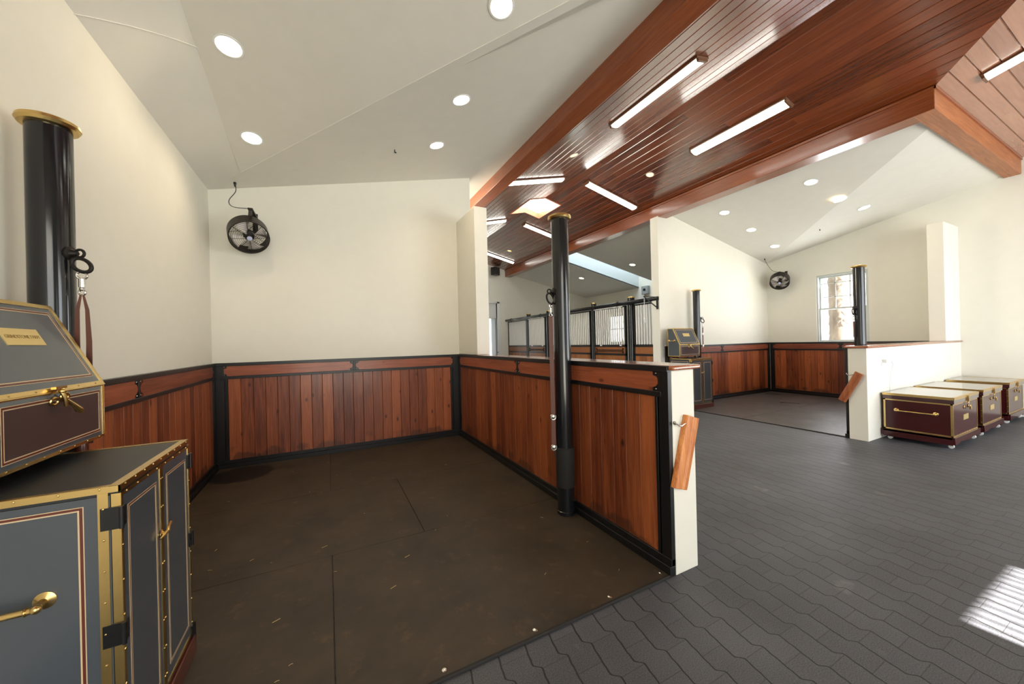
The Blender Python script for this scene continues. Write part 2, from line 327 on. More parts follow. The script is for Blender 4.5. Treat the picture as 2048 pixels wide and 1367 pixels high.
def mat_mat(name, c0, c1, rough, stain=None):
    m, nt, b, N, L = newmat(name)
    tc = N.new('ShaderNodeTexCoord')
    n1 = N.new('ShaderNodeTexNoise'); n1.inputs['Scale'].default_value = 2.4; n1.inputs['Detail'].default_value = 9; n1.inputs['Roughness'].default_value = 0.62; L.new(tc.outputs['Object'], n1.inputs['Vector'])
    cr = N.new('ShaderNodeValToRGB'); cr.color_ramp.elements[0].position = 0.33; cr.color_ramp.elements[0].color = (*c0, 1); cr.color_ramp.elements[1].position = 0.68; cr.color_ramp.elements[1].color = (*c1, 1); L.new(n1.outputs['Fac'], cr.inputs[0])
    n2 = N.new('ShaderNodeTexNoise'); n2.inputs['Scale'].default_value = 7.5; n2.inputs['Detail'].default_value = 8; n2.inputs['Roughness'].default_value = 0.7; L.new(tc.outputs['Object'], n2.inputs['Vector'])
    r2 = N.new('ShaderNodeMapRange'); r2.inputs['From Min'].default_value = 0.57; r2.inputs['From Max'].default_value = 0.75; r2.inputs['To Max'].default_value = 0.45; L.new(n2.outputs['Fac'], r2.inputs[0])
    mx = N.new('ShaderNodeMix'); mx.data_type = 'RGBA'; L.new(r2.outputs[0], mx.inputs['Factor']); L.new(cr.outputs[0], mx.inputs['A']); mx.inputs['B'].default_value = (c1[0]*2.6, c1[1]*2.5, c1[2]*2.1, 1)
    col = mx.outputs['Result']
    if stain:
        vm = N.new('ShaderNodeVectorMath'); vm.operation = 'SUBTRACT'; L.new(tc.outputs['Object'], vm.inputs[0]); vm.inputs[1].default_value = stain[0]
        vs = N.new('ShaderNodeVectorMath'); vs.operation = 'MULTIPLY'; L.new(vm.outputs[0], vs.inputs[0]); vs.inputs[1].default_value = stain[1]
        ln = N.new('ShaderNodeVectorMath'); ln.operation = 'LENGTH'; L.new(vs.outputs[0], ln.inputs[0])
        wn = N.new('ShaderNodeMath'); wn.operation = 'MULTIPLY_ADD'; L.new(n2.outputs['Fac'], wn.inputs[0]); wn.inputs[1].default_value = 0.5; L.new(ln.outputs['Value'], wn.inputs[2])
        rr = N.new('ShaderNodeMapRange'); rr.inputs['From Min'].default_value = 1.22; rr.inputs['From Max'].default_value = 1.32; rr.inputs['To Min'].default_value = 0.96; rr.inputs['To Max'].default_value = 0; L.new(wn.outputs[0], rr.inputs[0])
        m2 = N.new('ShaderNodeMix'); m2.data_type = 'RGBA'; L.new(rr.outputs[0], m2.inputs['Factor']); L.new(col, m2.inputs['A']); m2.inputs['B'].default_value = (0.004, 0.003, 0.0025, 1); col = m2.outputs['Result']
    L.new(col, b.inputs['Base Color']); b.inputs['Roughness'].default_value = rough; b.inputs['Specular IOR Level'].default_value = 0.4
    bp = N.new('ShaderNodeBump'); bp.inputs['Strength'].default_value = 0.25; bp.inputs['Distance'].default_value = 0.004; L.new(n2.outputs['Fac'], bp.inputs['Height']); L.new(bp.outputs[0], b.inputs['Normal'])
    return m
MAT = mat_mat('brown_rubber_mat', (0.030, 0.021, 0.012), (0.060, 0.043, 0.027), 0.55)
MATS = mat_mat('brown_rubber_mat_stained', (0.030, 0.021, 0.012), (0.060, 0.043, 0.027), 0.55, ((-0.94, 5.31, 0), (3.2, 3.4, 0)))
MATG = mat_mat('grey_rubber_mat', (0.040, 0.034, 0.034), (0.085, 0.076, 0.076), 0.42)

# ------------------------------------------------------------------ the setting
XW, XE, YN, YS = -1.28, 10.66, 13.28, -2.5
def wall_holes(axis, pos, thick, a0, a1, z0, z1, holes):
    """wall slab, axis 'X' = plane x=pos spanning y a0..a1; holes (b0,b1,zz0,zz1)"""
    mb = MB(); As = sorted({a0, a1, *[h[0] for h in holes], *[h[1] for h in holes]}); Zs = sorted({z0, z1, *[h[2] for h in holes], *[h[3] for h in holes]})
    for i in range(len(As)-1):
        for k in range(len(Zs)-1):
            ca, cz = (As[i]+As[i+1])/2, (Zs[k]+Zs[k+1])/2
            if any(h[0] < ca < h[1] and h[2] < cz < h[3] for h in holes): continue
            if axis == 'X': mb.box(pos, pos+thick, As[i], As[i+1], Zs[k], Zs[k+1])
            else: mb.box(As[i], As[i+1], pos, pos+thick, Zs[k], Zs[k+1])
    bmesh.ops.remove_doubles(mb.bm, verts=mb.bm.verts[:], dist=1e-5)
    return mb
def poly_floor():
    mb = MB(); mb.box(XW-0.2, XE+0.2, YS-0.2, YN+0.2, -0.06, 0.0); return mb
struct('floor', poly_floor(), PAVER, label='dark grey wavy interlocking paver floor')
mb = MB(); mb.box(-40, 50, -40, 60, -0.2, -0.07); struct('ground', mb, GRASS, label='pale ground outside the barn')

struct('wall_west', wall_holes('X', XW-0.2, 0.2, YS, 5.9, 0, 5.2, []), WALL)
mb = MB(); mb.prism([(XW, 5.71, 0), (2.185, 5.71, 0), (2.185, 5.71, 4.28), (XW, 5.71, 3.50)], (0, 0.2, 0)); struct('wall_back', mb, WALL)
struct('wall_bay', wall_holes('Y', 7.6, 0.15, XW, 2.62, 0, 4.3, []), WALL)
struct('wall_aisle', wall_holes('X', 2.64, 0.14, 7.6, YN, 0, 4.3, []), WALL)
mb = MB(); mb.box(1.935, 2.145, 1.585, 5.71, 0, 1.295); mb.box(1.935, 2.135, 4.905, 5.71, 1.33, 3.49); wl = struct('wall_partition', mb, WALL, bevel=0.004, label='low white partition wall beside the near stall')
mb = MB(); mb.box(1.912, 2.178, 1.552, 4.905, 1.297, 1.328)
mb.box(1.945, 2.178, 4.905, 5.6, 1.297, 1.328); struct('cap', mb, CAPW, wl, label='polished reddish wooden cap', bevel=0.012)
mb = MB(); mb.box(6.655, XE, 2.24, 2.445, 0, 1.295); mb.box(9.86, XE, 2.24, 2.445, 1.33, 3.475); wr = struct('wall_partition', mb, WALL, bevel=0.004, label='low white partition wall beside the far stall')
mb = MB(); mb.box(6.62, XE, 2.21, 2.475, 1.297, 1.328); struct('cap', mb, CAPW, wr, label='polished reddish wooden cap', bevel=0.012)
mb = MB(); mb.prism([(6.50, 5.59, 0), (XE, 5.59, 0), (XE, 5.59, 3.47), (6.74, 5.59, 4.30), (6.5, 5.59, 4.18)], (0, 0.2, 0)); struct('wall_divider', mb, WALL)
W1 = (3.53, 4.49, 1.30, 2.93); W2 = (10.90, 11.90, 1.35, 2.53)
struct('wall_east', wall_holes('X', XE, 0.2, YS, YN+0.2, 0, 5.2, [W1, W2]), WALL)
struct('wall_north', wall_holes('Y', YN, 0.2, 2.6, XE+0.2, 0, 5.0, [(5.15, 6.13, 0, 3.1)]), WALL)
GATE = (3.01, 4.0, 0, 2.535); DOORB = (5.2, 10.2, 0, 3.3); FILL_OPENING = (-1.0, 1.7, 0, 3.2)  # third opening is unseen, added to let more light into the near stall
struct('wall_south', wall_holes('Y', YS-0.2, 0.2, XW-0.2, XE+0.2, 0, 5.0, [GATE, DOORB, FILL_OPENING]), WALL)
# hidden-side wall behind the stall fronts keeps the daylight of the wells apart
# plaster ceilings
A = lambda x: 3.5+0.225*(x+1.25)
B = lambda y: 3.5+0.2*(5.68-y)
VY = lambda x: 5.68-1.125*(x+1.25)
AR = lambda x: 3.46+0.215*(10.63-x)
BR = lambda y: 3.46+0.195*(5.55-y)
def ceil(polys, mat=CEIL, th=0.03):
    mb = MB()
    for p in polys: mb.prism(p, (0, 0, th))
    return mb
xs0 = -0.87; y0 = VY(xs0)
struct('ceiling', ceil([
    [(XW-.02, 5.75, 3.485), (2.62, 5.75, A(2.62)), (2.62, VY(2.62), A(2.62)), (xs0, y0, A(xs0))],
    [(2.62, 5.75, A(2.62)), (2.15, 5.75, A(2.15)), (2.15, 7.62, A(2.15)), (2.62, 7.62, A(2.62))]]), CEIL, label='pale plaster ceiling slope over the near stall')
struct('ceiling', ceil([[(xs0, y0, A(xs0)), (2.62, VY(2.62), A(2.62)), (2.62, 1.6, B(1.6)), (xs0, 1.6, B(1.6))]]), CEIL, label='pale plaster ceiling slope with three downlights over the near stall')
mb = MB(); rows = []
NB = 24
for i in range(NB+1):
    u = i/NB; ys_ = y0+(1.6-y0)*u; yw_ = 5.75+(1.6-5.75)*u
    rows.append([mb.bm.verts.new(Vector((XW-.02, yw_, 3.485-.025*min(1, 2*u))).lerp(Vector((xs0, ys_, B(ys_))), j/6)) for j in range(7)])
for i in range(NB):
    for j in range(6): mb.face([rows[i][j], rows[i][j+1], rows[i+1][j+1], rows[i+1][j]], .5, True)
struct('ceiling', mb, CEIL, label='narrow plaster ceiling strip between the left wall and the seam')
mb = MB()
mb.tube([(xs0, y0, A(xs0)-.001), (xs0, 3.67, B(3.67)-.001), (xs0, 1.6, B(1.6)-.001)], .004, 6)
mb.tube([(xs0, y0, A(xs0)-.001), (2.6, VY(2.6), A(2.6)-.001)], .004, 6)
def strip_pt(v, u):
    ys_ = y0+(1.6-y0)*u; yw_ = 5.75+(1.6-5.75)*u
    return Vector((XW-.02, yw_, 3.485-.025*min(1, 2*u))).lerp(Vector((xs0, ys_, B(ys_))), v)
u0, u1 = (5.75-3.0)/4.15, (y0-3.67)/(y0-1.6)
mb.tube([strip_pt(k/10, u0+(u1-u0)*k/10)-Vector((0, 0, .002)) for k in range(11)], .004, 6)
struct('trim_8', mb, CEIL, label='thin raised seams on the near stall ceiling')
HX0, HY0, HY1 = 6.9, 9.1, 10.1
struct('ceiling', ceil([
    [(XE, 5.55+.0331, 3.4535), (XE, 5.8, 3.4535), (6.76, 5.8, AR(6.76)), (6.76, 1.6, AR(6.76)), (7.0475, 1.6, AR(7.0475))],
    [(XE, 5.8, 3.4535), (XE, HY0, 3.4535), (6.76, HY0, AR(6.76)), (6.76, 5.8, AR(6.76))],
    [(XE, HY1, 3.4535), (XE, YN, 3.4535), (6.76, YN, AR(6.76)), (6.76, HY1, AR(6.76))],
    [(HX0, HY0, AR(HX0)), (HX0, HY1, AR(HX0)), (6.76, HY1, AR(6.76)), (6.76, HY0, AR(6.76))]]), CEIL, label='grey-white plaster ceiling slope over the far stalls')
struct('ceiling', ceil([[(XE, 5.5831, 3.4535), (7.0475, 1.6, BR(1.6)), (XE, 1.6, BR(1.6))]]), CEIL, label='bright plaster ceiling slope over the far stall')
mb = MB()
for yy_ in (HY1, HY0-.03): mb.prism([(HX0-.03, yy_, AR(HX0-.03)-.002), (XE, yy_, 3.4515), (XE, yy_, 5.6), (HX0-.03, yy_, 5.6)], (0, .03, 0))
mb.box(HX0-.03, HX0, HY0, HY1, AR(HX0)-.002, 5.6)
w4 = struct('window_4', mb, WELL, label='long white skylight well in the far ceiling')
mb = MB(); mb.box(HX0-.03, XE, HY0-.03, HY1+.03, 5.57, 5.585); mb.build('pane', SKYGLASS, w4)

# varnished plank ceilings
ZE, ZR, XL, XRt, XC, YE = 4.44, 4.89, 2.80, 6.55, 4.67, 1.53
SL = (ZR-ZE)/(XC-XL); YR = YE-(XC-XL)
def planks_y(x0, x1, zf, hip, mat, label, hole):
    """planks running along Y between x0 and x1; hip(x) = near-end y"""
    mb = MB(); n = 13; w = (x1-x0)/n
    for i in range(n):
        a, b = x0+i*w, x0+(i+1)*w; segs = []
        y = YN+0.05; cuts = [YN+0.05]
        y = YN-random.uniform(0.3, 2.5)
        while y > YE+0.4: cuts.append(y); y -= random.uniform(1.8, 3.6)
        cuts.append(None)
        for k in range(len(cuts)-1):
            t = random.random()
            p1 = cuts[k]; p0 = cuts[k+1]
            rng = [(p0, p1)]
            mid = (a+b)/2
            if hole[0] < mid < hole[1]:
                rng = []; lo = p0 if p0 is not None else -9; 
                if p1 <= hole[2] or lo >= hole[3]: rng = [(p0, p1)]
                else:
                    if p1 > hole[3]: rng.append((hole[3], p1))
                    if lo < hole[2]: rng.append((p0, hole[2]))
            for q0, q1 in rng:
                g = 0.0075; d = 0.011
                ya, yb = (hip(a), hip(b)) if q0 is None else (q0+.0008, q0+.0008)
                xs = [a, a+g, b-g, b]; yy = [ya, ya+(yb-ya)*g/w, yb-(yb-ya)*g/w, yb]
                zs = [zf(a)+d, zf(a+g), zf(b-g), zf(b)+d]
                lo_ = [mb.bm.verts.new((xs[m], yy[m], zs[m])) for m in range(4)]
                hi_ = [mb.bm.verts.new((xs[m], q1, zs[m])) for m in range(4)]
                for m in range(3): mb.face([lo_[m], lo_[m+1], hi_[m+1], hi_[m]], t)
    # backing sheet
    bz = 0.02
    y_lo = [(x0, hip(x0)), (x1, hip(x1))]
    for (yy0, yy1) in ((None, hole[2]), (hole[3], YN+.05)):
        mb.prism([(x0, hip(x0) if yy0 is None else yy0, zf(x0)+bz), (x1, hip(x1) if yy0 is None else yy0, zf(x1)+bz), (x1, yy1, zf(x1)+bz), (x0, yy1, zf(x0)+bz)], (0, 0, .02), 0.1)
    ha, hb = max(x0, hole[0]), min(x1, hole[1])
    if ha > x0+.01: mb.prism([(x0, hole[2], zf(x0)+bz), (ha, hole[2], zf(ha)+bz), (ha, hole[3], zf(ha)+bz), (x0, hole[3], zf(x0)+bz)], (0, 0, .02), 0.1)
    if hb < x1-.01: mb.prism([(hb, hole[2], zf(hb)+bz), (x1, hole[2], zf(x1)+bz), (x1, hole[3], zf(x1)+bz), (hb, hole[3], zf(hb)+bz)], (0, 0, .02), 0.1)
    bmesh.ops.recalc_face_normals(mb.bm, faces=mb.bm.faces[:])
    return struct('ceiling', mb, mat, label=label)
wL = (XC-XL)/13; wR = (XRt-XC)/13
HOLE = (XC-3*wL, XC+3*wR, 7.22, 8.24)
planks_y(XL, XC, lambda x: ZE+SL*(x-XL), lambda x: YE-(x-XL), CEILW, 'red-brown plank ceiling slope with bright reflections', HOLE)
planks_y(XC, XRt, lambda x: ZR-(ZR-ZE)/(XRt-XC)*(x-XC), lambda x: YR+(x-XC)*(YE-YR)/(XRt-XC), CEILW, 'darker red-brown plank ceiling slope right of the ridge', HOLE)
def planks_x(yA, yB, zA, zB, xa, xb, mat, label, n=13, x_end=None):
    """planks along X; between yA (eave) and yB (ridge); xa(y), xb(y) the ends"""
    mb = MB()
    for i in range(n):
        t0, t1 = i/n, (i+1)/n; a, b = yA+(yB-yA)*t0, yA+(yB-yA)*t1
        z0, z1 = zA+(zB-zA)*t0, zA+(zB-zA)*t1; g = 0.0075*(1 if b > a else -1); d = .011
        ys = [a, a+g, b-g, b]; zs = [z0+d, z0, z1, z1+d]
        cuts = [None]; x = xa(a)+random.uniform(1.2, 3)
        while x < xb(b)-0.6: cuts.append(x); x += random.uniform(1.8, 3.6)
        cuts.append('e')
        for k in range(len(cuts)-1):
            t = random.random()
            A0 = [xa(y) if cuts[k] is None else cuts[k]+.0008 for y in ys]; A1 = [xb(y) if cuts[k+1] == 'e' else cuts[k+1] for y in ys]
            va = [mb.bm.verts.new((A0[m], ys[m], zs[m])) for m in range(4)]; vb = [mb.bm.verts.new((A1[m], ys[m], zs[m])) for m in range(4)]
            for m in range(3): mb.face([va[m], va[m+1], vb[m+1], vb[m]], t)
    mb.prism([(xa(yA), yA, zA+.02), (xb(yA), yA, zA+.02), (xb(yB), yB, zB+.02), (xa(yB), yB, zB+.02)], (0, 0, .02), .1)
    return struct('ceiling', mb, mat, label=label)
kR = (XRt-XC)/(YE-YR)
planks_x(YE, YR, ZE, ZR, lambda y: XRt-(YE-y)*kR, lambda y: XE, CEILX, 'plank ceiling of the cross aisle with sheen painted into its colour')
planks_x(YE, YR, ZE, ZR, lambda y: XW, lambda y: XL+(YE-y), CEILX, 'plank ceiling of the cross aisle to the left')
planks_x(YS, YR, ZE-.06, ZR, lambda y: XW, lambda y: XE, CEILX, 'plank ceiling slope over the camera side of the cross aisle', n=15)

# beams
def beam(name, x0, x1, y0, y1, z0, z1, mat, label):
    mb = MB(); mb.box(x0, x1, y0, y1, z0, z1); return struct(name, mb, mat, label=label, bevel=0.004)
beam('trim_1', 2.60, 2.82, 1.53, YN, 4.17, 4.47, BEAMY, 'long varnished beam on the left edge of the plank ceiling')
beam('trim_2', 6.53, 6.79, 1.53, YN, 4.17, 4.47, BEAMY, 'long varnished beam on the right edge of the plank ceiling')
beam('trim_3', 6.531, XE, 1.525, 1.71, 4.168, 4.468, BEAMX, 'short beam across the cross aisle to the right wall, light painted into its colour')
beam('trim_4', XW, 2.81, 1.525, 1.71, 4.168, 4.468, BEAMX, 'beam over the front of the near stall')
mb = MB(); mb.box(2.82, 2.838, 1.5, YN, 4.405, 4.436); mb.box(6.512, 6.53, 1.51, YN, 4.405, 4.436); mb.box(6.512, XE, 1.507, 1.525, 4.405, 4.436)
struct('trim_5', mb, BEAMY, label='thin cornice strip where planks meet the beams')
mb = MB()   # cupola rim and shaft
def rim(x0, x1, y0, y1, th, h0, h1):
    zz = lambda x: ZE+SL*(x-XL) if x < XC else ZR-(ZR-ZE)/(XRt-XC)*(x-XC)
    for yy in (y0, y1-th):
        mb.prism([(x0, yy, zz(x0)+h0), (XC, yy, ZR+h0), (x1, yy, zz(x1)+h0), (x1, yy, zz(x1)+h1), (XC, yy, ZR+h1), (x0, yy, zz(x0)+h1)], (0, th, 0))
    mb.box(x0, x0+th, y0+th, y1-th, zz(x0)+h0, zz(x0)+h1); mb.box(x1-th, x1, y0+th, y1-th, zz(x1)+h0, zz(x1)+h1)
RIMW = basic('light_tinted_cupola_rim', (0.62, 0.22, 0.11), 0.4)  # wood with the light from the shaft put into its colour
mb = MB(); rim(HOLE[0]-.004, HOLE[1]+.004, HOLE[2]-.004, HOLE[3]+.004, 0.02, -0.012, 0.12); cup = struct('window_3', mb, RIMW, label='square roof cupola opening with a wooden rim coloured as if lit')
mb = MB(); x0, x1, yy0, yy1 = HOLE[0]+.01, HOLE[1]-.01, HOLE[2]+.01, HOLE[3]-.01
for bb in ((x0-.02, x0, yy0-.02, yy1+.02), (x1, x1+.02, yy0-.02, yy1+.02), (x0, x1, yy0-.02, yy0), (x0, x1, yy1, yy1+.02)): mb.box(*bb, 4.9, 5.8)
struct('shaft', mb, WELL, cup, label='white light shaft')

# ------------------------------------------------------------------ wall panelling
def wainscot(loc, rz, Lg, brackets, label, ends=(0.10, 0.10), mid=True):
    t = root('wainscot_panel', loc, rz, label, 'wall panel', 'stained board panelling around the stalls')
    e0, e1 = ends
    mb = MB()
    mb.box(0, Lg, 0, .052, 0, .062); mb.box(0, Lg, 0, .036, .062, .105)
    mb.box(0, Lg, 0, .040, 1.287, 1.326); mb.box(e0*.5, Lg-e1*.5, 0, .036, 1.124, 1.158)
    mb.box(0, e0-.035, 0, .034, .06, 1.29); mb.box(e0-.035, e0-.02, 0, .018, .1, 1.13); mb.box(e0-.02, e0, 0, .030, .1, 1.13)
    mb.box(Lg-e1, Lg-e1+.02, 0, .030, .1, 1.13); mb.box(Lg-e1+.02, Lg-e1+.035, 0, .018, .1, 1.13); mb.box(Lg-e1+.035, Lg, 0, .034, .06, 1.29)
    mb.box(e0*.5, e0+.03, 0, .024, 1.15, 1.29); mb.box(Lg-e1-.03, Lg-e1*.5, 0, .024, 1.15, 1.29)
    mb.build('frame', BLACK, t, bevel=0.0025)
    # vertical boards
    mb = MB(); x = e0; xe = Lg-e1; n = max(1, round((xe-x)/.134)); w = (xe-x)/n
    for i in range(n):
        a, b = x+i*w, x+(i+1)*w; tn = random.random()
        d0 = .020; g = .004
        mb.prism([(a, 0, .1), (a, d0-.006, .1), (a+g, d0, .1), (b-g, d0, .1), (b, d0-.006, .1), (b, 0, .1)], (0, 0, 1.035), tn)
    mb.build('boards', BOARD, t)
    # upper rail panels with scalloped ends
    stops = [e0*.5]+list(brackets)+[Lg-e1*.5]
    for i in range(len(stops)-1):
        a = stops[i]+(.07 if i == 0 else .066); b = stops[i+1]-(.07 if i == len(stops)-2 else .066)
        z0, z1 = 1.159, 1.286; zc = (z0+z1)/2; pts = []
        def side(x, s):
            P = [(x, z0), (x, z0+.020), (x+s*.012, z0+.027)]
            for k in range(7):
                an = -PI/2+PI*k/6; P.append((x+s*(.012+.034*math.cos(an)), zc+.036*math.sin(an)))
            P += [(x+s*.010, z1-.027), (x, z1-.022), (x, z1)]
            return P
        pr = side(b, 1); pl = side(a, -1)[::-1]
        mb = MB(); mb.prism([(p[0], .022, p[1]) for p in pr+pl], (0, .010, 0), random.random())
        mb.build('upper_panel', BOARDX, t)
    for c in brackets:
        mb = MB(); mb.box(c-.055, c+.055, 0, .023, 1.15, 1.292); mb.box(c-.014, c+.014, .02, .034, 1.155, 1.29); mb.build('bracket', BLACK, t, bevel=.002)
    bl = [(c+dx, z) for c in brackets for dx in (-.030, .030) for z in (1.172, 1.274)]
    bl += [(xx+s*dd, z) for xx, s in ((e0*.5+.06, -1), (Lg-e1*.5-.06, 1)) for z, dd in ((1.172, .018), (1.2225, .048), (1.274, .018))]
    for bx, bz in bl:
        mb = MB(); mb.ball((bx, .027, bz), .006, 8); mb.build('bolt', CHROME, t)
    return t
wainscot((1.935, 5.71, 0), PI, 3.21, [1.595], 'board panelling on the back wall of the near stall', (.165, .15))
wainscot((XW, 5.655, 0), -PI/2, 4.065, [2.005], 'board panelling on the left wall of the near stall, running behind the tall cabinet', (.055, .1))
wainscot((1.936, 1.587, 0), PI/2, 4.068, [2.03], 'board panelling on the low wall beside the black post, ending at the open stall front', (.11, .045))
wainscot((XE, 5.59, 0), PI, 4.03, [2.05], 'board panelling on the wall under the far corner fan')
wainscot((XE, 2.50, 0), PI/2, 3.032, [1.53], 'board panelling under the window of the far stall')
wainscot((6.656, 2.444, 0), 0, 3.95, [2.0], 'black-edged panelling on the inner side of the far low wall')

# ------------------------------------------------------------------ rubber mats
def rmat(x0, x1, y0, y1, label, mat, bolts=(), group='rubber mats on the near stall floor', th=.012):
    mb = MB(); mb.box(x0+.002, x1-.002, y0+.002, y1-.002, 0.0, th)
    o = mb.build('rubber_mat', mat, bevel=.002); tag(o, label, 'floor mat', group)
    if y0 == 1.6: mb = MB(); mb.box(x0, x1, 1.586, 1.602, 0, .0145); mb.build('edge_strip', RUBBERB, o, bevel=.003)
    if x0 == 6.70: mb = MB(); mb.box(6.684, 6.702, y0, y1, 0, .0145); mb.build('edge_strip', RUBBERB, o, bevel=.003)
    for bx, by in bolts:
        mb = MB(); mb.lathe([(.013, 0), (.013, .003), (.009, .006), (.001, .0065)], (bx, by, th-.001), seg=14); mb.build('bolt', CHROME, o)
    return o
rmat(XW+.055, 0.0, 1.6, 2.9, 'brown rubber mat in front of the tall cabinet', MAT)
rmat(0.0, 1.885, 1.6, 2.9, 'brown rubber mat with silver bolts along the open stall front', MAT, [(.445, 1.63), (.925, 1.63), (1.427, 1.63), (1.856, 1.64)])
rmat(XW+.055, .66, 2.9, 4.2, 'brown rubber mat in the middle left of the near stall', MAT)
rmat(.66, 1.885, 2.9, 4.2, 'brown rubber mat in the middle right of the near stall', MAT)
rmat(XW+.055, 0.0, 4.2, 5.655, 'brown rubber mat with a black wet stain in the back left corner', MATS)
rmat(0.0, 1.885, 4.2, 5.655, 'brown rubber mat in the back right corner of the near stall', MAT)
g = 'rubber mats on the far stall floor'
rmat(6.70, 8.66, 2.5, 4.0, 'grey rubber mat at the front of the far stall beside the low wall', MATG, group=g)
rmat(6.70, 8.66, 4.0, 5.535, 'grey rubber mat under the far grey cabinet', MATG, group=g)
rmat(8.66, 10.605, 2.5, 4.0, 'grey rubber mat below the window of the far stall', MATG, group=g)
rmat(8.66, 10.605, 4.0, 5.535, 'grey rubber mat in the back corner under the far fan', MATG, group=g)
def drain(loc, rz, label):
    t = root('floor_drain', loc, rz, label, 'drain')
    mb = MB(); mb.box(-.17, .17, -.045, .045, 0, .004); mb.build('frame', IRON, t)
    mb = MB()
    for k in range(8): mb.box(-.16+k*.041, -.135+k*.041, -.035, .035, .004, .0065)
    mb.build('grate', BLKPL, t)
drain((9.08, 4.36, .012), -R(60), 'dark drain cover in the middle of the far stall floor')
drain((10.1, 5.2, .012), -R(72), 'dark drain cover near the far stall corner')
# hay
mb = MB()
for k in range(26):
    px, py = (random.uniform(-.9, 1.8), random.uniform(1.7, 5.3)) if k < 26 else (random.uniform(.3, 1.5), random.uniform(1.3, 1.58))
    if px < -.5 and py < 2.5: continue
    a = random.uniform(0, PI); l = random.uniform(.004, .014); z = .013 if k < 26 else .001
    d = Vector((math.cos(a)*l, math.sin(a)*l, 0)); mb.tube([Vector((px, py, z+.0012))-d, Vector((px, py, z+.003)), Vector((px, py, z+.0012))+d], .0012, 5)
for q in ((-.28, 2.36), (-.05, 3.05), (.33, 2.33), (.47, 2.62)):
    mb.tube([(q[0]-.018, q[1]-.006, .014), (q[0]+.018, q[1]+.010, .014)], .0015, 5)
HAY = basic('dry_hay', (0.55, 0.42, 0.18), 0.8)
o = mb.build('hay_scraps', HAY); tag(o, 'scattered bits of dry hay and wood shavings on the brown mats', 'hay', kind='stuff')

# ------------------------------------------------------------------ steel posts and tie straps
def post(loc, label, rdir, sleeve=False, h=2.54, ring_z=1.93):
    t = root('steel_post', loc, 0, label, 'post', 'black round stall posts with brass caps')
    mb = MB(); mb.cyl((0, 0, 0), (0, 0, h), .0735, seg=40); mb.build('pole', STEELB, t)
    mb = MB(); mb.lathe([(.070, h-.004), (.093, h-.001), (.101, h+.012), (.098, h+.026), (.080, h+.036), (.04, h+.043), (.001, h+.045)], seg=40); mb.build('cap', BRASSC, t)
    if sleeve:
        mb = MB(); mb.lathe([(.0745, .235), (.0785, .24), (.0795, .56), (.082, .572), (.0745, .575)], seg=40, caps=False); mb.build('sleeve', RUBBERB, t, ); 
        mb = MB(); mb.lathe([(.0745, 0.004), (.079, .004), (.079, .03), (.0745, .034)], seg=40, caps=False); mb.build('base_collar', STEELB, t)
    d = Vector(rdir).normalized(); s = d.cross(Vector((0, 0, 1)))
    mb = MB(); mb.lathe([(.032, 0), (.032, .008), (.02, .012), (.012, .03), (.009, .034)], d*.070+Vector((0, 0, ring_z)), d, 16)
    mb.torus(d*.112+Vector((0, 0, ring_z)), .018, .006, ax=s+Vector((0, 0, .001)), seg=16)
    mb.build('eye_bolt', IRON, t)
    return t
def strap(loc, rdir, label, zlow, looped=False, long_buckles=True, flat=None, rr=.050):
    """a leather cross tie hanging from the ring; loc = ring centre"""
    t = root('tie_strap', loc, 0, label, 'tie strap', 'leather tie straps hung from the posts')
    d = Vector(rdir).normalized(); s = d.cross(Vector((0, 0, 1))).normalized(); f = Vector(flat).normalized() if flat else s
    mb = MB(); mb.torus((0, 0, -.096+rr), rr, .0085, ax=d*.4+s, seg=26, sx=.75); mb.build('ring', IRON, t)
    mb = MB(); mb.torus((0, 0, -.108), .017, .005, ax=s+d*.5, seg=14); mb.cyl((0, 0, -.125), (0, 0, -.165), .012, seg=12); mb.ball((0, 0, -.172), .010); mb.torus((0, 0, -.188), .013, .0045, ax=s, seg=12); mb.build('snap', CHROME, t)
    n = f.cross(Vector((0, 0, 1))).normalized()
    def ribbon(mb, path, w, th=.0035):
        for (p, q) in zip(path, path[1:]):
            p, q = Vector(p), Vector(q)
            mb.prism([p-f*w/2-n*th/2, p+f*w/2-n*th/2, q+f*w/2-n*th/2, q-f*w/2-n*th/2], n*th)
    mb = MB()
    if looped:
        for sg in (-1, 1):
            path = [f*sg*.004+Vector((0, 0, -.198)), f*sg*.016+Vector((0, 0, -.27)), f*sg*.020+Vector((0, 0, -.42)), f*sg*.018+Vector((0, 0, -.62)), f*sg*.014+Vector((0, 0, -.9))]
            for k, (p, q) in enumerate(zip(path, path[1:])):
                w0, w1 = (.006, .013, .019, .022, .023)[k], (.006, .013, .019, .022, .023)[k+1]
                mb.prism([p-f*w0/2, p+f*w0/2, q+f*w1/2, q-f*w1/2], n*.004)
    else: ribbon(mb, [(0, 0, -.196), (0, 0, zlow)], .036)
    mb.build('leather', LEATHER, t)
    if long_buckles and not looped:
        for zz in (zlow+.27, zlow+.01):
            mb = MB(); mb.torus(n*.006+Vector((0, 0, zz)), .022, .006, ax=n, seg=18); mb.lathe([(.018, 0), (.018, .006), (.008, .010), (.001, .011)], n*.004+Vector((0, 0, zz)), n, 14); mb.build('buckle', CHROME, t)
        mb = MB(); mb.tube([(0, 0, zlow), (0, 0, zlow-.05), n*.006+Vector((0, 0, zlow-.062)), n*.010+Vector((0, 0, zlow-.045))], .004, 8); mb.build('snap', CHROME, t)
    return t
PM = (1.816, 2.60, .012)
post(PM, 'black post with brass cap standing in the near stall beside the low wall', (-1, .12, 0), True, ring_z=1.915)
dd = Vector((-1, .12, 0)).normalized()
strap(tuple(Vector(PM)+dd*.105+Vector((0, 0, 1.900))), dd, 'long brown leather strap hanging from the middle post in the near stall', -1.33, flat=(1, -.5, 0))
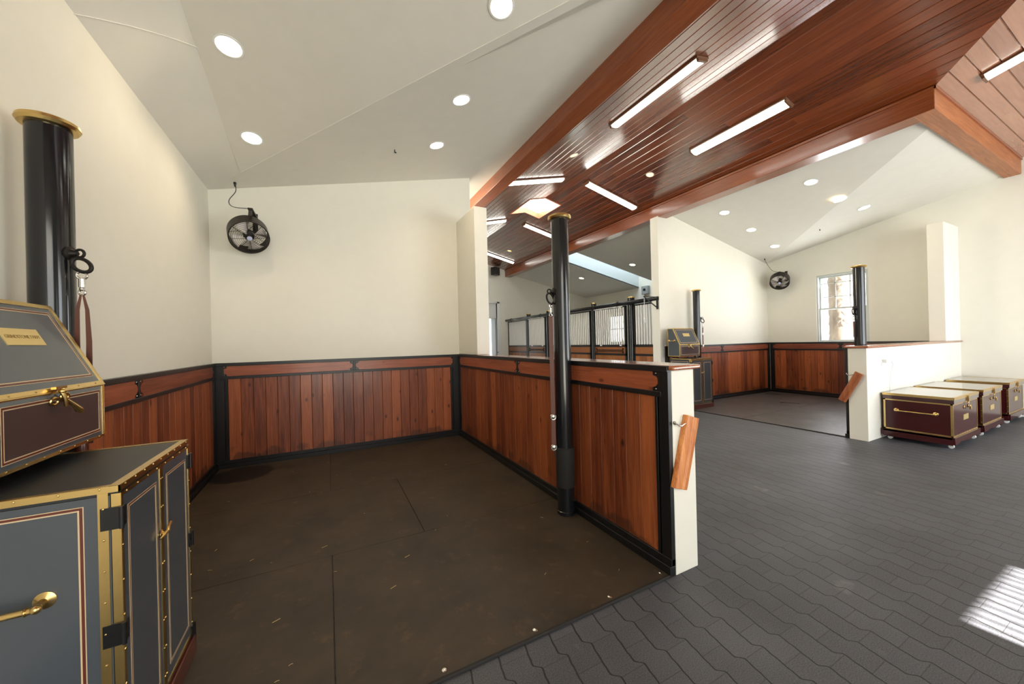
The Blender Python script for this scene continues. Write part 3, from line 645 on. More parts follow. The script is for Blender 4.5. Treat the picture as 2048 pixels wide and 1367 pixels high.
PL = (-1.135, 2.475, .012)
post(PL, 'large black post with brass cap at left behind the tall cabinet', (.9, -.3, 0), ring_z=1.955)
dd = Vector((.9, -.3, 0)).normalized()
strap(tuple(Vector(PL)+dd*.118+Vector((0, 0, 1.960))), dd, 'looped brown strap hanging from the left post above the slant-lid box', -.9, True, flat=(1, 0, 0), rr=.036)
PF = (7.472, 5.40, .012)
post(PF, 'black post standing beside the far grey cabinet', (.8, -.6, 0), ring_z=1.93)
dd = Vector((.8, -.6, 0)).normalized(); strap(tuple(Vector(PF)+dd*.118+Vector((0, 0, 1.915))), dd, 'strap on the post beside the far grey cabinet', -.62, flat=(1, 0, 0))
PW = (7.575, 2.62, .012)
post(PW, 'black post standing in front of the far stall window', (-.9, .3, 0), ring_z=1.90)
dd = Vector((-.9, .3, 0)).normalized(); strap(tuple(Vector(PW)+dd*.118+Vector((0, 0, 1.885))), dd, 'short strap hanging against the window from the post in front of it', -.45, flat=(1, 0, 0), long_buckles=False)

# ------------------------------------------------------------------ tack cabinets
def stripe(mb_c, mb_r, x0, x1, z0, z1, y, k=1.0):
    """double pinstripe rectangle facing local -Y at plane y"""
    mb_r.frame(x0, x1, z0, z1, .006*k, y-.0009, y); mb_c.frame(x0+.006*k, x1-.006*k, z0+.006*k, z1-.006*k, .0032*k, y-.0011, y); mb_c.frame(x0-.0016*k, x1+.0016*k, z0-.0016*k, z1+.0016*k, .0018*k, y-.0011, y)
def rivets(mb, p0, p1, n, nrm, r=.0042):
    p0, p1 = Vector(p0), Vector(p1)
    for i in range(n):
        mb.lathe([(r, 0), (r*.7, .002), (.0003, .0028)], p0.lerp(p1, (i+.5)/n), nrm, 8)
def cabinet(loc, rz, label):
    t = root('tack_cabinet', loc, rz, label, 'cabinet', 'slate-blue tack cabinets with brass edging')
    w, d, h = .66, .55, 1.05
    mb = MB(); mb.box(0, w, .022, d, .09, 1.02); mb.build('body', BLUEG, t)
    mb = MB(); mb.box(.006, w-.006, .006, d-.006, 1.02, h-.002); mb.build('top', SLATE, t)
    mb = MB(); mb.box(-.014, w+.014, -.012, d, 0, .088); mb.build('plinth', PLINTH, t, bevel=.004)
    # brass edging of the carcass and top
    mb = MB(); b = .026
    mb.box(-.001, w+.001, -.001, b, h-.006, h+.0012); mb.box(-.001, w+.001, d-.022, d, h-.006, h+.0012); mb.box(-.001, .018, 0, d, h-.006, h+.001); mb.box(w-.018, w+.001, 0, d, h-.006, h+.001)
    mb.box(-.002, w+.002, -.002, .002, 1.030, h); mb.box(-.002, .002, -.002, d, 1.030, h); mb.box(w-.002, w+.002, -.002, d, 1.030, h); mb.box(-.002, w+.002, d-.002, d+.002, 1.03, h)
    mb.box(-.003, 0, .026, .051, .09, 1.03); mb.box(w, w+.003, .026, .051, .09, 1.03); mb.box(-.003, 0, d-.025, d, .09, 1.03); mb.box(-.003, 0, .026, d, .09, .112)
    rivets(mb, (0, -.002, 1.044), (w, -.002, 1.044), 9, (0, -1, 0)); rivets(mb, (-.002, 0, 1.044), (-.002, d, 1.044), 6, (-1, 0, 0))
    rivets(mb, (-.003, .038, .12), (-.003, .038, 1.03), 9, (-1, 0, 0))
    mb.build('brass_edging', BRASS, t)
    # side pinstripe, on the -X side
    mr, mc = MB(), MB(); stripe(mc, mr, .05, d-.085, .16, .995, 0, 1.3)
    Ms = Matrix.Rotation(-PI/2, 4, 'Z') @ Matrix.Translation((-d, 0, 0))      # local x -> -Y side direction
    mr.build('pinstripe', PINR, t, M=Ms); mc.build('pinstripe', PINC, t, M=Ms)
    # doors
    for k in (0, 1):
        x0, x1 = (.002, w/2-.0015) if k == 0 else (w/2+.0015, w-.002)
        mb = MB(); mb.box(x0+.002, x1-.002, 0, .020, .102, 1.022); dr = mb.build('door', BLUEG, t)
        mb = MB(); e = .020 if k == 0 else .012
        mb.frame(x0, x1, .10, 1.024, .014, -.0025, .0)
        mb.box(x0-.0022, x0+.001, -.0025, .020, .10, 1.024); mb.box(x1-.001, x1+.0008, -.0025, .020, .10, 1.024)
        if k == 0: mb.box(x0, x0+.014, -.003, 0, .1, 1.024)
        for zz in range(8): mb.lathe([(.004, 0), (.003, .002), (.0003, .0028)], (x0+.007, -.0025, .16+zz*.115), (0, -1, 0), 8); mb.lathe([(.004, 0), (.003, .002), (.0003, .0028)], (x1-.007, -.0025, .16+zz*.115), (0, -1, 0), 8)
        rivets(mb, (x0, -.0025, 1.017), (x1, -.0025, 1.017), 4, (0, -1, 0))
        mb.build('brass_frame', BRASS, dr)
        mr, mc = MB(), MB(); stripe(mc, mr, x0+.052, x1-.046, .165, .965, 0); mr.build('pinstripe', PINR, dr); mc.build('pinstripe', PINC, dr)
    for xx, s in ((-.001, -1), (w+.001, 1)):
        for zz in (.115, .565, .945):
            mb = MB(); mb.box(xx-.004, xx+.004, -.004, .045, zz-.036, zz+.036); mb.cyl((xx+s*.004, -.006, zz-.036), (xx+s*.004, -.006, zz+.036), .0065, seg=10)
            mb.box(xx, xx-s*.028, -.0065, -.002, zz-.033, zz+.033)
            for q in (-.02, 0, .02): mb.box(xx-s*.008, xx-s*.024, -.0078, -.0065, zz+q-.003, zz+q+.003)
            mb.build('hinge', BLKPL, t)
    mb = MB(); z = .742; mb.lathe([(.018, 0), (.018, .003), (.008, .006), (.007, .016), (.003, .018)], (w/2-.012, -.002, z), (0, -1, 0), 14)
    mb.tube([(w/2-.055, -.010, z-.004), (w/2-.03, -.016, z), (w/2, -.018, z+.004), (w/2+.018, -.017, z+.018), (w/2+.030, -.020, z+.030)], [.004, .006, .007, .005, .006], 8)
    mb.build('latch', BRASS, t)
    handle(t, .73, .30, .13, 0)
    return t
def handle(t, z, yc, half, y=0, inx=-1, name='handle', z2=None, r=.0095):
    """bar handle on the local -X side running along local Y"""
    mb = MB()
    for s in (-1, 1):
        yy = yc+s*half
        mb.lathe([(.026, 0), (.026, .003), (.020, .006), (.011, .012), (.010, .036)], (y, yy, z), (-1, 0, 0), 20)
        mb.ball((y-.040, yy, z-.003), .0135)
    mb.cyl((y-.040, yc-half, z-.004), (y-.040, yc+half, z-.004), r, seg=16)
    for s in (-1, 1): mb.torus((y-.040, yc+s*(half-.02), z-.004), r+.001, .0028, ax=(0, 1, 0), seg=14, s2=6)
    return mb.build(name, BRASS, t)
def slant_box(loc, rz, label, plate=None):
    t = root('slant_lid_box', loc, rz, label, 'tack box', 'slant-lid tack boxes on the cabinets')
    w, D, hf, ht, fl = .625, .30, .245, .590, .175
    for fx in (.05, w-.05):
        for fy in (.05, D-.05):
            mb = MB(); mb.lathe([(.018, -.052), (.020, -.04), (.014, 0)], (fx, fy, 0), seg=12); mb.build('foot', PLINTH, t)
    mb = MB(); mb.prism([(0, 0, 0), (0, 0, hf), (0, fl, ht-.006), (0, D, ht-.006), (0, D, 0)], (w, 0, 0)); mb.build('body', BLUEG, t)
    # front brass edging, plum panel, stripes
    mb = MB(); mb.box(.036, w-.036, -.0006, 0, .036, hf-.036); mb.build('front_panel', PLUM, t, label if False else None) if False else mb.build('front_panel', PLUM, t)
    mb = MB(); mb.frame(-.002, w+.002, -.002, hf, .012, -.0028, 0); mb.box(-.002, w+.002, -.003, .014, -.002, .0005); mb.box(-.002, w+.002, -.003, .010, hf, hf+.002)
    for xx in (-.003, w): mb.box(xx, xx+.003, -.003, .016, 0, hf); mb.box(xx, xx+.003, 0, D, 0, .013); mb.box(xx, xx+.003, D-.014, D, 0, ht-.01)
    rivets(mb, (0, -.0028, .005), (w, -.0028, .005), 7, (0, -1, 0)); rivets(mb, (0, -.0028, hf-.006), (w, -.0028, hf-.006), 7, (0, -1, 0))
    mb.build('brass_edging', BRASS, t)
    mr, mc = MB(), MB(); stripe(mc, mr, .030, w-.030, .030, hf-.030, -.0008, 1.2); mr.build('pinstripe', PINR, t); mc.build('pinstripe', PINC, t)
    # lid: slanted board, hinged at the top
    sl = math.hypot(fl, ht-hf); ang = math.atan2(ht-hf, fl)
    ML = Matrix.Translation((0, fl, ht)) @ Matrix.Rotation(-(PI/2-ang) + R(1.6), 4, 'X') @ Matrix.Translation((0, 0, -sl))
    # lid local frame: x across, z up the slope, -y outward
    mb = MB(); mb.box(-.002, w+.002, -.012, .002, -.004, sl); lid = mb.build('lid', BLUEG, t, M=ML)
    mb = MB(); mb.frame(-.004, w+.004, -.006, sl+.002, .018, -.0145, -.012); mb.box(-.005, w+.005, -.0145, .003, -.009, -.004); mb.box(-.005, -.002, -.0145, .002, -.006, sl); mb.box(w+.002, w+.005, -.0145, .002, -.006, sl)
    rivets(mb, (0, -.0145, .003), (w, -.0145, .003), 5, (0, -1, 0), .003); mb.build('brass_frame', BRASS, lid, M=ML)
    mr, mc = MB(), MB(); stripe(mc, mr, .042, w-.042, .040, sl-.036, -.0122, 1.2); mr.build('pinstripe', PINR, lid, M=ML); mc.build('pinstripe', PINC, lid, M=ML)
    mb = MB(); mb.box(w/2-.088, w/2+.112, -.0145, -.012, sl*.50, sl*.68); npl = mb.build('nameplate', BRASSP, lid, M=ML)
    if plate:
        text(plate, .0195, ENGR, npl, ML @ Matrix.Translation((w/2+.012, -.0148, sl*.59)) @ Matrix.Rotation(PI/2, 4, 'X'))
    mb = MB(); mb.box(-.002, w+.002, fl, D, ht-.006, ht+.004); mb.build('top_board', BLUEG, t)
    mb = MB(); mb.box(-.004, w+.004, fl-.004, fl+.016, ht+.001, ht+.0065); mb.box(-.004, w+.004, D-.016, D, ht+.001, ht+.0065); mb.box(-.005, .012, fl, D, ht-.006, ht+.006); mb.box(w-.012, w+.005, fl, D, ht-.006, ht+.006); mb.build('brass_edging', BRASS, t)
    # latch : hasp loops with a tear-drop peg
    mb = MB(); cx = w/2-.02; mb.box(cx-.035, cx+.03, -.020, -.006, hf+.006, hf+.015); mb.ball((cx, -.020, hf-.004), .011)
    mb.tube([(cx-.004, -.018, hf), (cx+.002, -.026, hf-.03), (cx+.012, -.024, hf-.062), (cx+.02, -.020, hf-.050), (cx+.012, -.018, hf-.02)], .0065, 8)
    mb.torus((cx+.030, -.012, hf-.028), .014, .005, ax=(.3, 1, .2), seg=14); mb.torus((cx-.026, -.010, hf-.040), .013, .005, ax=(.3, 1, .2), seg=14)
    mb.tube([(cx+.02, -.022, hf-.040), (cx+.048, -.030, hf-.066), (cx+.070, -.034, hf-.088), (cx+.082, -.036, hf-.098)], [.006, .008, .0125, .007], 10)
    mb.build('latch', BRASS, t)
    handle(t, .33, .20, .07, 0, r=.007)
    return t
c1 = cabinet((-.62, 1.655, .012), PI/2, 'slate-blue cabinet with brass trim and double doors in the left foreground')
c2 = cabinet((6.715, 4.995, .012), 0, 'slate-blue cabinet with brass trim in the far stall opening, half hidden by the low wall')
slant_box((-.935, 1.745, 1.113), PI/2, 'slant-lid tack box with brass nameplate on top of the foreground cabinet', 'GRINDSTONE FARM')
slant_box((6.545, 5.13, 1.115), 0, 'slant-lid tack box on top of the far cabinet', 'GRINDSTONE FARM')

# ------------------------------------------------------------------ tack trunks
def trunk(loc, label):
    t = root('tack_chest', loc, 0, label, 'chest', 'maroon brass-bound tack trunks along the low wall')
    w, D = 1.0, .645; zb, z1, z2, z3 = .048, .150, .572, .655
    mb = MB(); a0, a1 = -.025, w+.025
    for yy in (-.022, D-.002):
        mb.prism([(a0, yy, zb+.012), (a0+.16, yy, zb+.012), (a0+.19, yy, zb+.03), (w/2-.16, yy, zb+.03), (w/2-.10, yy, zb+.014), (w/2+.10, yy, zb+.014), (w/2+.16, yy, zb+.03), (a1-.19, yy, zb+.03), (a1-.16, yy, zb+.012), (a1, yy, zb+.012), (a1, yy, z1), (a0, yy, z1)], (0, .022, 0))
    mb.box(a0, a0+.022, 0, D, zb, z1); mb.box(a1-.022, a1, 0, D, zb, z1); mb.box(a0, a1, -.01, D+.01, z1-.03, z1-.001)
    mb.build('base', MAROON, t, bevel=.003)
    for cx in (.05, w-.05):
        for cy in (.03, D-.05):
            mb = MB(); mb.cyl((cx-.014, cy, .025), (cx+.014, cy, .025), .025, seg=16); mb.box(cx-.02, cx+.02, cy-.01, cy+.01, .03, .075); mb.build('caster', PLAST, t)
    mb = MB(); mb.box(0, w, 0, D, z1-.01, z2); mb.build('body', MAROON, t)
    mb = MB(); e = .016
    for yy, ny in ((-.0025, -1),):
        mb.frame(0, w, z1, z2, e, -.0025, 0)
    for xx in (-.003, w):
        mb.box(xx, xx+.003, 0, D, z1, z1+e); mb.box(xx, xx+.003, 0, D, z2-e, z2); mb.box(xx, xx+.003, -.0025, .020, z1, z2); mb.box(xx, xx+.003, D-.02, D, z1, z2)
    rivets(mb, (0, -.0025, z1+.008), (w, -.0025, z1+.008), 10, (0, -1, 0)); rivets(mb, (-.003, .01, z1), (-.003, .01, z2), 5, (-1, 0, 0)); mb.build('brass_edging', BRASS, t)
    mb = MB(); mb.box(-.014, w+.014, -.014, D+.004, z2+.002, z3); lid = mb.build('lid', MAROONT, t, bevel=.003)
    mb = MB(); q = .032
    for bx in ((-.0165, w+.0165, -.0165, -.012), (-.0165, -.012, -.0165, D+.006), (w+.012, w+.0165, -.0165, D+.006)): mb.box(*bx, z3-.030, z3+.001)
    mb.box(-.0165, w+.0165, -.0165, .012, z3-.001, z3+.002); mb.box(-.0165, .010, -.0165, D+.006, z3-.001, z3+.002); mb.box(w-.010, w+.0165, -.0165, D+.006, z3-.001, z3+.002)
    mb.build('brass_edging', BRASS, lid)
    handle(t, .425, .33, .185, 0, r=.009)
    mb = MB(); cx = w*.52
    for s in (-.085, .085): mr = MB(); mr.lathe([(.022, 0), (.022, .004), (.012, .008)], (cx+s, -.001, z2-.075), (0, -1, 0), 14); mr.build('rosette', BRASS, t)
    mb.box(cx-.014, cx+.014, -.030, -.015, z2-.012, z3-.01); mb.torus((cx, -.022, z2-.02), .014, .004, ax=(0, 1, 0), seg=14)
    mb.tube([(cx-.03, -.022, z2-.005), (cx, -.028, z2-.012), (cx+.03, -.022, z2-.005)], .005, 8); mb.build('hasp', BRASS, t)
    mb = MB(); mb.box(cx+.045, cx+.085, -.034, -.018, z2-.115, z2-.075); mb.torus((cx+.065, -.026, z2-.07), .014, .0035, ax=(0, 1, 0), seg=14); mb.build('padlock', BRASSC, t)
    mb = MB(); mb.box(w/2-.10, w/2+.10, -.004, 0, .330, .400); mb.build('nameplate', BRASSP, t)
    return t
tr = trunk((7.06, 1.562, 0), 'maroon brass-bound trunk on casters, nearest the low wall end')
t2 = copy_tree(tr); t2.location = (8.30, 1.562, 0); t2.scale = (.955, 1, 1); t2['label'] = 'maroon trunk on casters standing between two others'
t3 = copy_tree(tr); t3.location = (9.70, 1.562, 0); t3.scale = (.90, 1, 1); t3['label'] = 'maroon trunk nearest the far right wall'

# ------------------------------------------------------------------ fans
def fan(center, facing, wall_pt, wall_n, cord, label):
    t = root('wall_fan', center, 0, label, 'fan', 'caged fans in the stall corners')
    F = Vector(facing).normalized(); q = F.to_track_quat('Z', 'Y').to_matrix().to_4x4(); r = .205; dp = .185
    mb = MB(); mb.lathe([(r, -dp), (r+.006, -dp+.004), (r+.006, -.004), (r, 0), (r-.006, -.004), (r-.006, -dp+.004), (r, -dp)], seg=40, caps=False); mb.build('housing', FANM, t, M=q)
    for zz, nm in ((0.0, 1), (-dp, -1)):
        mb = MB()
        for k in range(1, 9):
            rr = .045+(r-.045)*k/8; mb.torus((0, 0, zz+nm*.02*(1-(rr/r)**2)), rr, .0016, seg=40, s2=4)
        for k in range(8):
            a = 2*PI*k/8+.2; u = Vector((math.cos(a), math.sin(a), 0)); mb.tube([u*.035+Vector((0, 0, zz+nm*.021)), u*.12+Vector((0, 0, zz+nm*.014)), u*r+Vector((0, 0, zz))], .0028, 5)
        mb.build('guard', FANM, t, M=q)
    mb = MB(); mb.lathe([(.028, -.01), (.028, 0), (.023, .003), (.001, .004)], (0, 0, .020), seg=24); mb.build('badge', BADGE, t, M=q)
    mb = MB(); mb.lathe([(.001, -.15), (.05, -.15), (.058, -.12), (.055, -.05), (.03, -.03), (.001, -.03)], seg=24); mb.build('motor', FANM, t, M=q)
    for k in range(4):
        mb = MB(); a0 = k*PI/2+.5; P = []; n = 8
        rows = []
        for i in range(5):
            rr = .045+(.185-.045)*i/4; hw = .28+.22*i/4
            rows.append([mb.bm.verts.new((rr*math.cos(a0+s), rr*math.sin(a0+s), -.055+.045*s/hw*(1-.4*i/4))) for s in (-hw, -hw/3, hw/3, hw)])
        for i in range(4):
            for j in range(3): mb.face([rows[i][j], rows[i][j+1], rows[i+1][j+1], rows[i+1][j]], .5, True)
        o = mb.build('blade', BLADE, t, M=q); sm = o.modifiers.new('solid', 'SOLIDIFY'); sm.thickness = .003
    # bracket: wall plate, arm, hanger
    Wp = Vector(wall_pt)-Vector(center); n = Vector(wall_n); s = n.cross(Vector((0, 0, 1)))
    tip = Wp+n*.33
    mb = MB()
    def bar(p, q2, w, th):
        p, q2 = Vector(p), Vector(q2); d = (q2-p).normalized(); u = s; v = d.cross(u).normalized()
        mb.prism([p-u*w/2-v*th/2, p+u*w/2-v*th/2, p+u*w/2+v*th/2, p-u*w/2+v*th/2], q2-p)
    bar(Wp+Vector((0, 0, -.20))+n*.006, Wp+Vector((0, 0, .05))+n*.006, .055, .012)
    bar(Wp+n*.0, tip+n*.03, .050, .022); bar(Wp+Vector((0, 0, -.17)), tip, .022, .012)
    top = F*(-dp*.5)+Vector((0, 0, 1))*(r*.92)
    bar(tip+Vector((0, 0, .012)), Vector((tip.x, tip.y, top.z-.03))*.5+top*.5, .034, .03)
    mb.build('bracket', FANM, t)
    P = [Vector(p)-Vector(center) for p in cord]; P[-1] = tip+n*.03
    pts = []
    for i in range(len(P)-1):
        p0, p1, p2, p3 = P[max(i-1, 0)], P[i], P[i+1], P[min(i+2, len(P)-1)]
        for k in range(6):
            u = k/6; pts.append(.5*((2*p1)+(-p0+p2)*u+(2*p0-5*p1+4*p2-p3)*u*u+(-p0+3*p1-3*p2+p3)*u**3))
    pts.append(P[-1])
    mb = MB(); mb.tube(pts, .0045, 6); mb.lathe([(.016, 0), (.016, -.012), (.008, -.05), (.004, -.055)], P[0]+Vector((0, 0, .004)), seg=12); mb.build('cord', BLKPL, t)
    return t
fan((-.815, 5.36, 2.845), (.20, -.76, -.62), (-.80, 5.71, 3.20), (0, -1, 0), [(-.97, 5.50, 3.545), (-.965, 5.50, 3.44), (-1.03, 5.48, 3.31), (-.985, 5.45, 3.23), (-.85, 5.4, 3.21)], 'black caged fan in the back left corner of the near stall')
fan((10.33, 5.12, 2.85), (-.72, -.30, -.62), (XE, 5.12, 3.12), (-1, 0, 0), [(10.30, 5.44, 3.545), (10.31, 5.42, 3.45), (10.32, 5.34, 3.28), (10.32, 5.26, 3.18), (10.3, 5.2, 3.12)], 'small-looking black caged fan in the corner of the far stall beside the window')

# ------------------------------------------------------------------ lights in the ceilings
def basis(n, along):
    z = Vector(n).normalized(); x = (Vector(along)-z*Vector(along).dot(z)).normalized(); y = z.cross(x)
    m = Matrix.Identity(4)
    for i in range(3): m[i][0] = x[i]; m[i][1] = y[i]; m[i][2] = z[i]
    return m
def downlight(p, nrm, label, power=26, r=.085, group='round recessed downlights', col=(1.0, .80, .55), lens=None):
    t = root('downlight', p, 0, label, 'ceiling light', group)
    t.rotation_euler = basis(nrm, (0, 1, 0)).to_euler()       # local +Z points into the roof
    mb = MB(); mb.lathe([(r, .002), (r+.018, -.001), (r+.018, -.005), (r+.004, -.007), (r, -.004), (r, .002)], seg=32, caps=False); mb.build('trim_ring', WHITEP, t)
    mb = MB(); mb.lathe([(.001, -.004), (r*.6, -.0038), (r, -.002), (r, .001)], seg=32); mb.build('lens', lens or LENS, t)
    l = bpy.data.lights.new('downlight_bulb', 'SPOT'); l.energy = power; l.color = col; l.spot_size = R(150); l.spot_blend = .9; l.shadow_soft_size = .07
    lo = bpy.data.objects.new('downlight_bulb', l); COL.objects.link(lo); lo.parent = t; lo.location = (0, 0, -.03)
    return t
nA = (-.225, 0, 1); nB = (0, .2, 1); nAR = (.215, 0, 1); nBR = (0, .195, 1); nWL = (-SL, 0, 1); nWR = (SL, 0, 1)
for (x, y), lb in (((-.65, 3.58), 'round downlight nearest the left wall, upper left of the near stall ceiling'), ((-.66, 4.61), 'round downlight above the near stall fan'), ((1.27, 2.53), 'round downlight cut by the top edge of the picture')):
    downlight((x, y, B(y)-.001), nB, lb)
for (x, y), lb in (((1.32, 3.63), 'round downlight in the middle of the near stall ceiling, by the beam'), ((1.32, 4.60), 'round downlight near the back wall of the near stall, by the beam')):
    downlight((x, y, A(x)-.001), nA, lb)
for (x, y), lb in (((7.49, 3.19), 'round downlight nearest the beam end in the far stall'), ((7.53, 4.74), 'round downlight nearest the white divider column'), ((8.57, 4.79), 'middle round downlight of the row along the divider'), ((9.68, 4.88), 'round downlight just above the far stall fan')):
    downlight((x, y, AR(x)-.001), nAR, lb, 18)
for (x, y), lb in (((8.33, 3.11), 'tilted round downlight just right of the far ceiling valley'), ((9.30, 3.11), 'tilted round downlight furthest right over the far stall')):
    downlight((x, y, BR(y)-.001), nBR, lb, 18)
for (x, y), lb in (((8.71, 8.5), 'round downlight left of the white divider column, before the skylight well'), ((8.69, 11.07), 'round downlight beyond the skylight well, right of the post')):
    downlight((x, y, AR(x)-.001), nAR, lb, 18)
downlight((3.85, 5.03, ZE+SL*(3.85-XL)-.002), nWL, 'amber round downlight in the plank ceiling left of the ridge', 6, .06, lens=AMBER)
zwr = lambda x: ZR-(ZR-ZE)/(XRt-XC)*(x-XC)
downlight((5.61, 4.97, zwr(5.61)-.002), nWR, 'amber round downlight in the dark planks between two tube lights', 6, .06, lens=AMBER)
downlight((5.66, 11.12, zwr(5.66)-.002), nWR, 'amber round downlight at the far end of the plank ceiling', 6, .06, lens=AMBER)
def tubelight(c, nrm, along, Lh, label, proto=None):
    t = root('fluorescent_light', c, 0, label, 'tube light', 'long fluorescent lights on the plank ceiling')
    t.rotation_euler = basis(nrm, along).to_euler()
    h = Lh/2
    mb = MB(); mb.box(-h-.03, h+.03, -.105, .105, -.022, .0); mb.build('housing', basic_h, t, bevel=.003)
    mb = MB(); n = 10
    pr = [(-.083+.166*k/n, -.022-.036*math.sin(PI*k/n)**.6) for k in range(n+1)]
    mb.prism([(-h, y, z) for y, z in pr], (2*h, 0, 0)); mb.build('diffuser', TUBE, t)
    for s in (-1, 1):
        mb = MB(); mb.box(s*h, s*(h+.028), -.085, .085, -.056, -.02); mb.build('end_cap', basic_h, t, bevel=.003)
    return t
basic_h = basic('brown_light_housing', (0.16, 0.07, 0.035), 0.35)
ZL = lambda x: ZE+SL*(x-XL)
def at_l(x, y, dz=-.001): return (x, y, ZL(x)+dz)
def at_r(x, y, dz=-.001): return (x, y, zwr(x)+dz)
tubelight(at_l(3.87, 3.36), nWL, (0, 1, 0), 1.38, 'long tube light nearest the camera left of the ridge')
tubelight(at_r(5.62, 3.33), nWR, (0, 1, 0), 1.40, 'long tube light nearest the camera on the dark planks right of the ridge')
sl_l = (1, 0, SL); sl_r = (1, 0, -SL)
tubelight(at_l(3.72, 6.07), nWL, sl_l, 1.25, 'crosswise tube light beside the left beam, before the cupola')
tubelight(at_r(5.62, 6.04), nWR, sl_r, 1.38, 'crosswise tube light on the dark planks just before the cupola')
tubelight(at_l(3.72, 8.78), nWL, sl_l, 1.30, 'crosswise tube light partly hidden behind the white stub column, beyond the cupola')
tubelight(at_r(5.66, 8.87), nWR, sl_r, 1.34, 'crosswise tube light cut off by the black post, beyond the cupola')
tubelight(at_r(5.62, 12.05), nWR, sl_r, 1.36, 'farthest crosswise tube light, above the speaker')
tubelight((6.99, .57, ZE+(YE-.57)*SL-.001), (0, SL, 1), (0, 1, -SL), 1.36, 'tube light at the top right on the pale planks of the cross aisle')

# ------------------------------------------------------------------ windows, doors
def window(name, x, y0, y1, z0, z1, rows_top, cols, label):
    t = root(name, (x, (y0+y1)/2, z0), 0, label, None, kind='structure')
    h = z1-z0; w = y1-y0; a = w/2
    def fr(mb, ya, yb, za, zb, t_, xa, xb):
        mb.box(xa, xb, ya, yb, za, za+t_); mb.box(xa, xb, ya, yb, zb-t_, zb); mb.box(xa, xb, ya, ya+t_, za+t_, zb-t_); mb.box(xa, xb, yb-t_, yb, za+t_, zb-t_)
    mb = MB(); fr(mb, -a, a, 0, h, .035, .02, .16); mb.build('window_frame', WINF, t)
    zm = h*.50
    mb = MB(); fr(mb, -a+.035, a-.035, zm-.02, h-.035, .035, .085, .115)
    for k in range(1, cols): yy = -a+.07+(w-.14)*k/cols; mb.box(.09, .108, yy-.009, yy+.009, zm, h-.05)
    for fz in rows_top: zz = zm+(h-.035-zm)*fz; mb.box(.09, .108, -a+.05, a-.05, zz-.009, zz+.009)
    mb.build('upper_sash', WINF, t)
    mb = MB(); fr(mb, -a+.035, a-.035, .035, zm+.02, .035, .05, .08); mb.build('lower_sash', WINF, t)
    mb = MB(); mb.box(.098, .1, -a+.07, a-.07, zm+.01, h-.07); mb.box(.064, .066, -a+.07, a-.07, .07, zm-.01); mb.build('pane', GLASS, t)
    mb = MB(); mb.box(-.012, .04, -a-.02, a+.02, -.03, 0); mb.build('window_sill', WHITEP, t)
    return t
window('window_1', XE, W1[0], W1[1], W1[2], W1[3], (.36, .78), 3, 'white double-hung window of the far stall with a palm outside')
window('window_2', XE, W2[0], W2[1], W2[2], W2[3], (.5,), 3, 'bright window seen through the stall bars')
mb = MB(); mb.box(5.10, 5.15, YN-.02, YN+.2, 0, 3.15); mb.box(6.13, 6.24, YN-.02, YN+.2, 0, 3.13); mb.box(5.1, 6.24, YN-.02, YN+.2, 3.08, 3.13); mb.box(5.15, 6.13, YN+.08, YN+.12, 2.47, 3.08)
d1 = struct('door_1', mb, WHITEP, label='tall pale doorway in the far wall')
mb = MB(); mb.box(5.88, 5.95, YN-.35, YN+.05, 0.02, 2.46); mb.build('door_leaf', GREYP, d1)
mb = MB(); mb.box(5.955, 5.96, YN-.3, YN, .1, 2.4); mb.build('pane', GLASS, d1)
mb = MB(); mb.ball((5.99, YN-.3, 1.12), .03); mb.cyl((5.95, YN-.3, 1.12), (5.99, YN-.3, 1.12), .012); mb.build('door_knob', CHROME, d1)
# big doorway trims and barred gate behind the camera
mb = MB()
for b0, b1, zt in ((DOORB[0], DOORB[1], DOORB[3]), (FILL_OPENING[0], FILL_OPENING[1], FILL_OPENING[3])):
    mb.box(b0-.08, b0, YS-.02, YS+.02, 0, zt+.08); mb.box(b1, b1+.08, YS-.02, YS+.02, 0, zt+.08); mb.box(b0, b1, YS-.02, YS+.02, zt, zt+.08)
struct('trim_6', mb, WHITEP, label='white casings of the wide doorway and the added opening behind the camera')
gt = root('door_2', (0, 0, 0), 0, 'barred gate behind the camera that throws the striped sunlight', kind='structure')
mb = MB(); mb.box(GATE[0], GATE[0]+.01, YS-.13, YS-.07, 0, 2.535); mb.box(GATE[1]-.04, GATE[1], YS-.13, YS-.07, 0, 2.535); mb.box(GATE[0], GATE[1], YS-.13, YS-.07, 2.52, 2.535); mb.box(GATE[0], GATE[1], YS-.13, YS-.07, 0, .9); mb.build('frame', BLACK, gt)
mb = MB(); x = GATE[0]+.055
while x < GATE[1]-.05: mb.cyl((x, YS-.1, .9), (x, YS-.1, 2.53), .0085, seg=8); x += .075
mb.build('bars', BARS, gt)
mb = MB(); mb.box(4.3, XE+.5, -8.2, YS-.2, 3.42, 3.5); mb.box(4.5, 4.6, -8.1, -8.0, -.07, 3.42); mb.box(XE-.1, XE, -8.1, -8.0, -.07, 3.42)  # unseen roofs added to keep direct sun out of the wide openings
mb.box(XW-.3, 2.2, -8.2, YS-.2, 3.42, 3.5); mb.box(2.0, 2.1, -8.1, -8.0, -.07, 3.42); mb.box(XW, XW+.1, -8.1, -8.0, -.07, 3.42)
struct('sun_shield_roof', mb, WHITEP, label='unseen roofs added outside to block the direct sun')

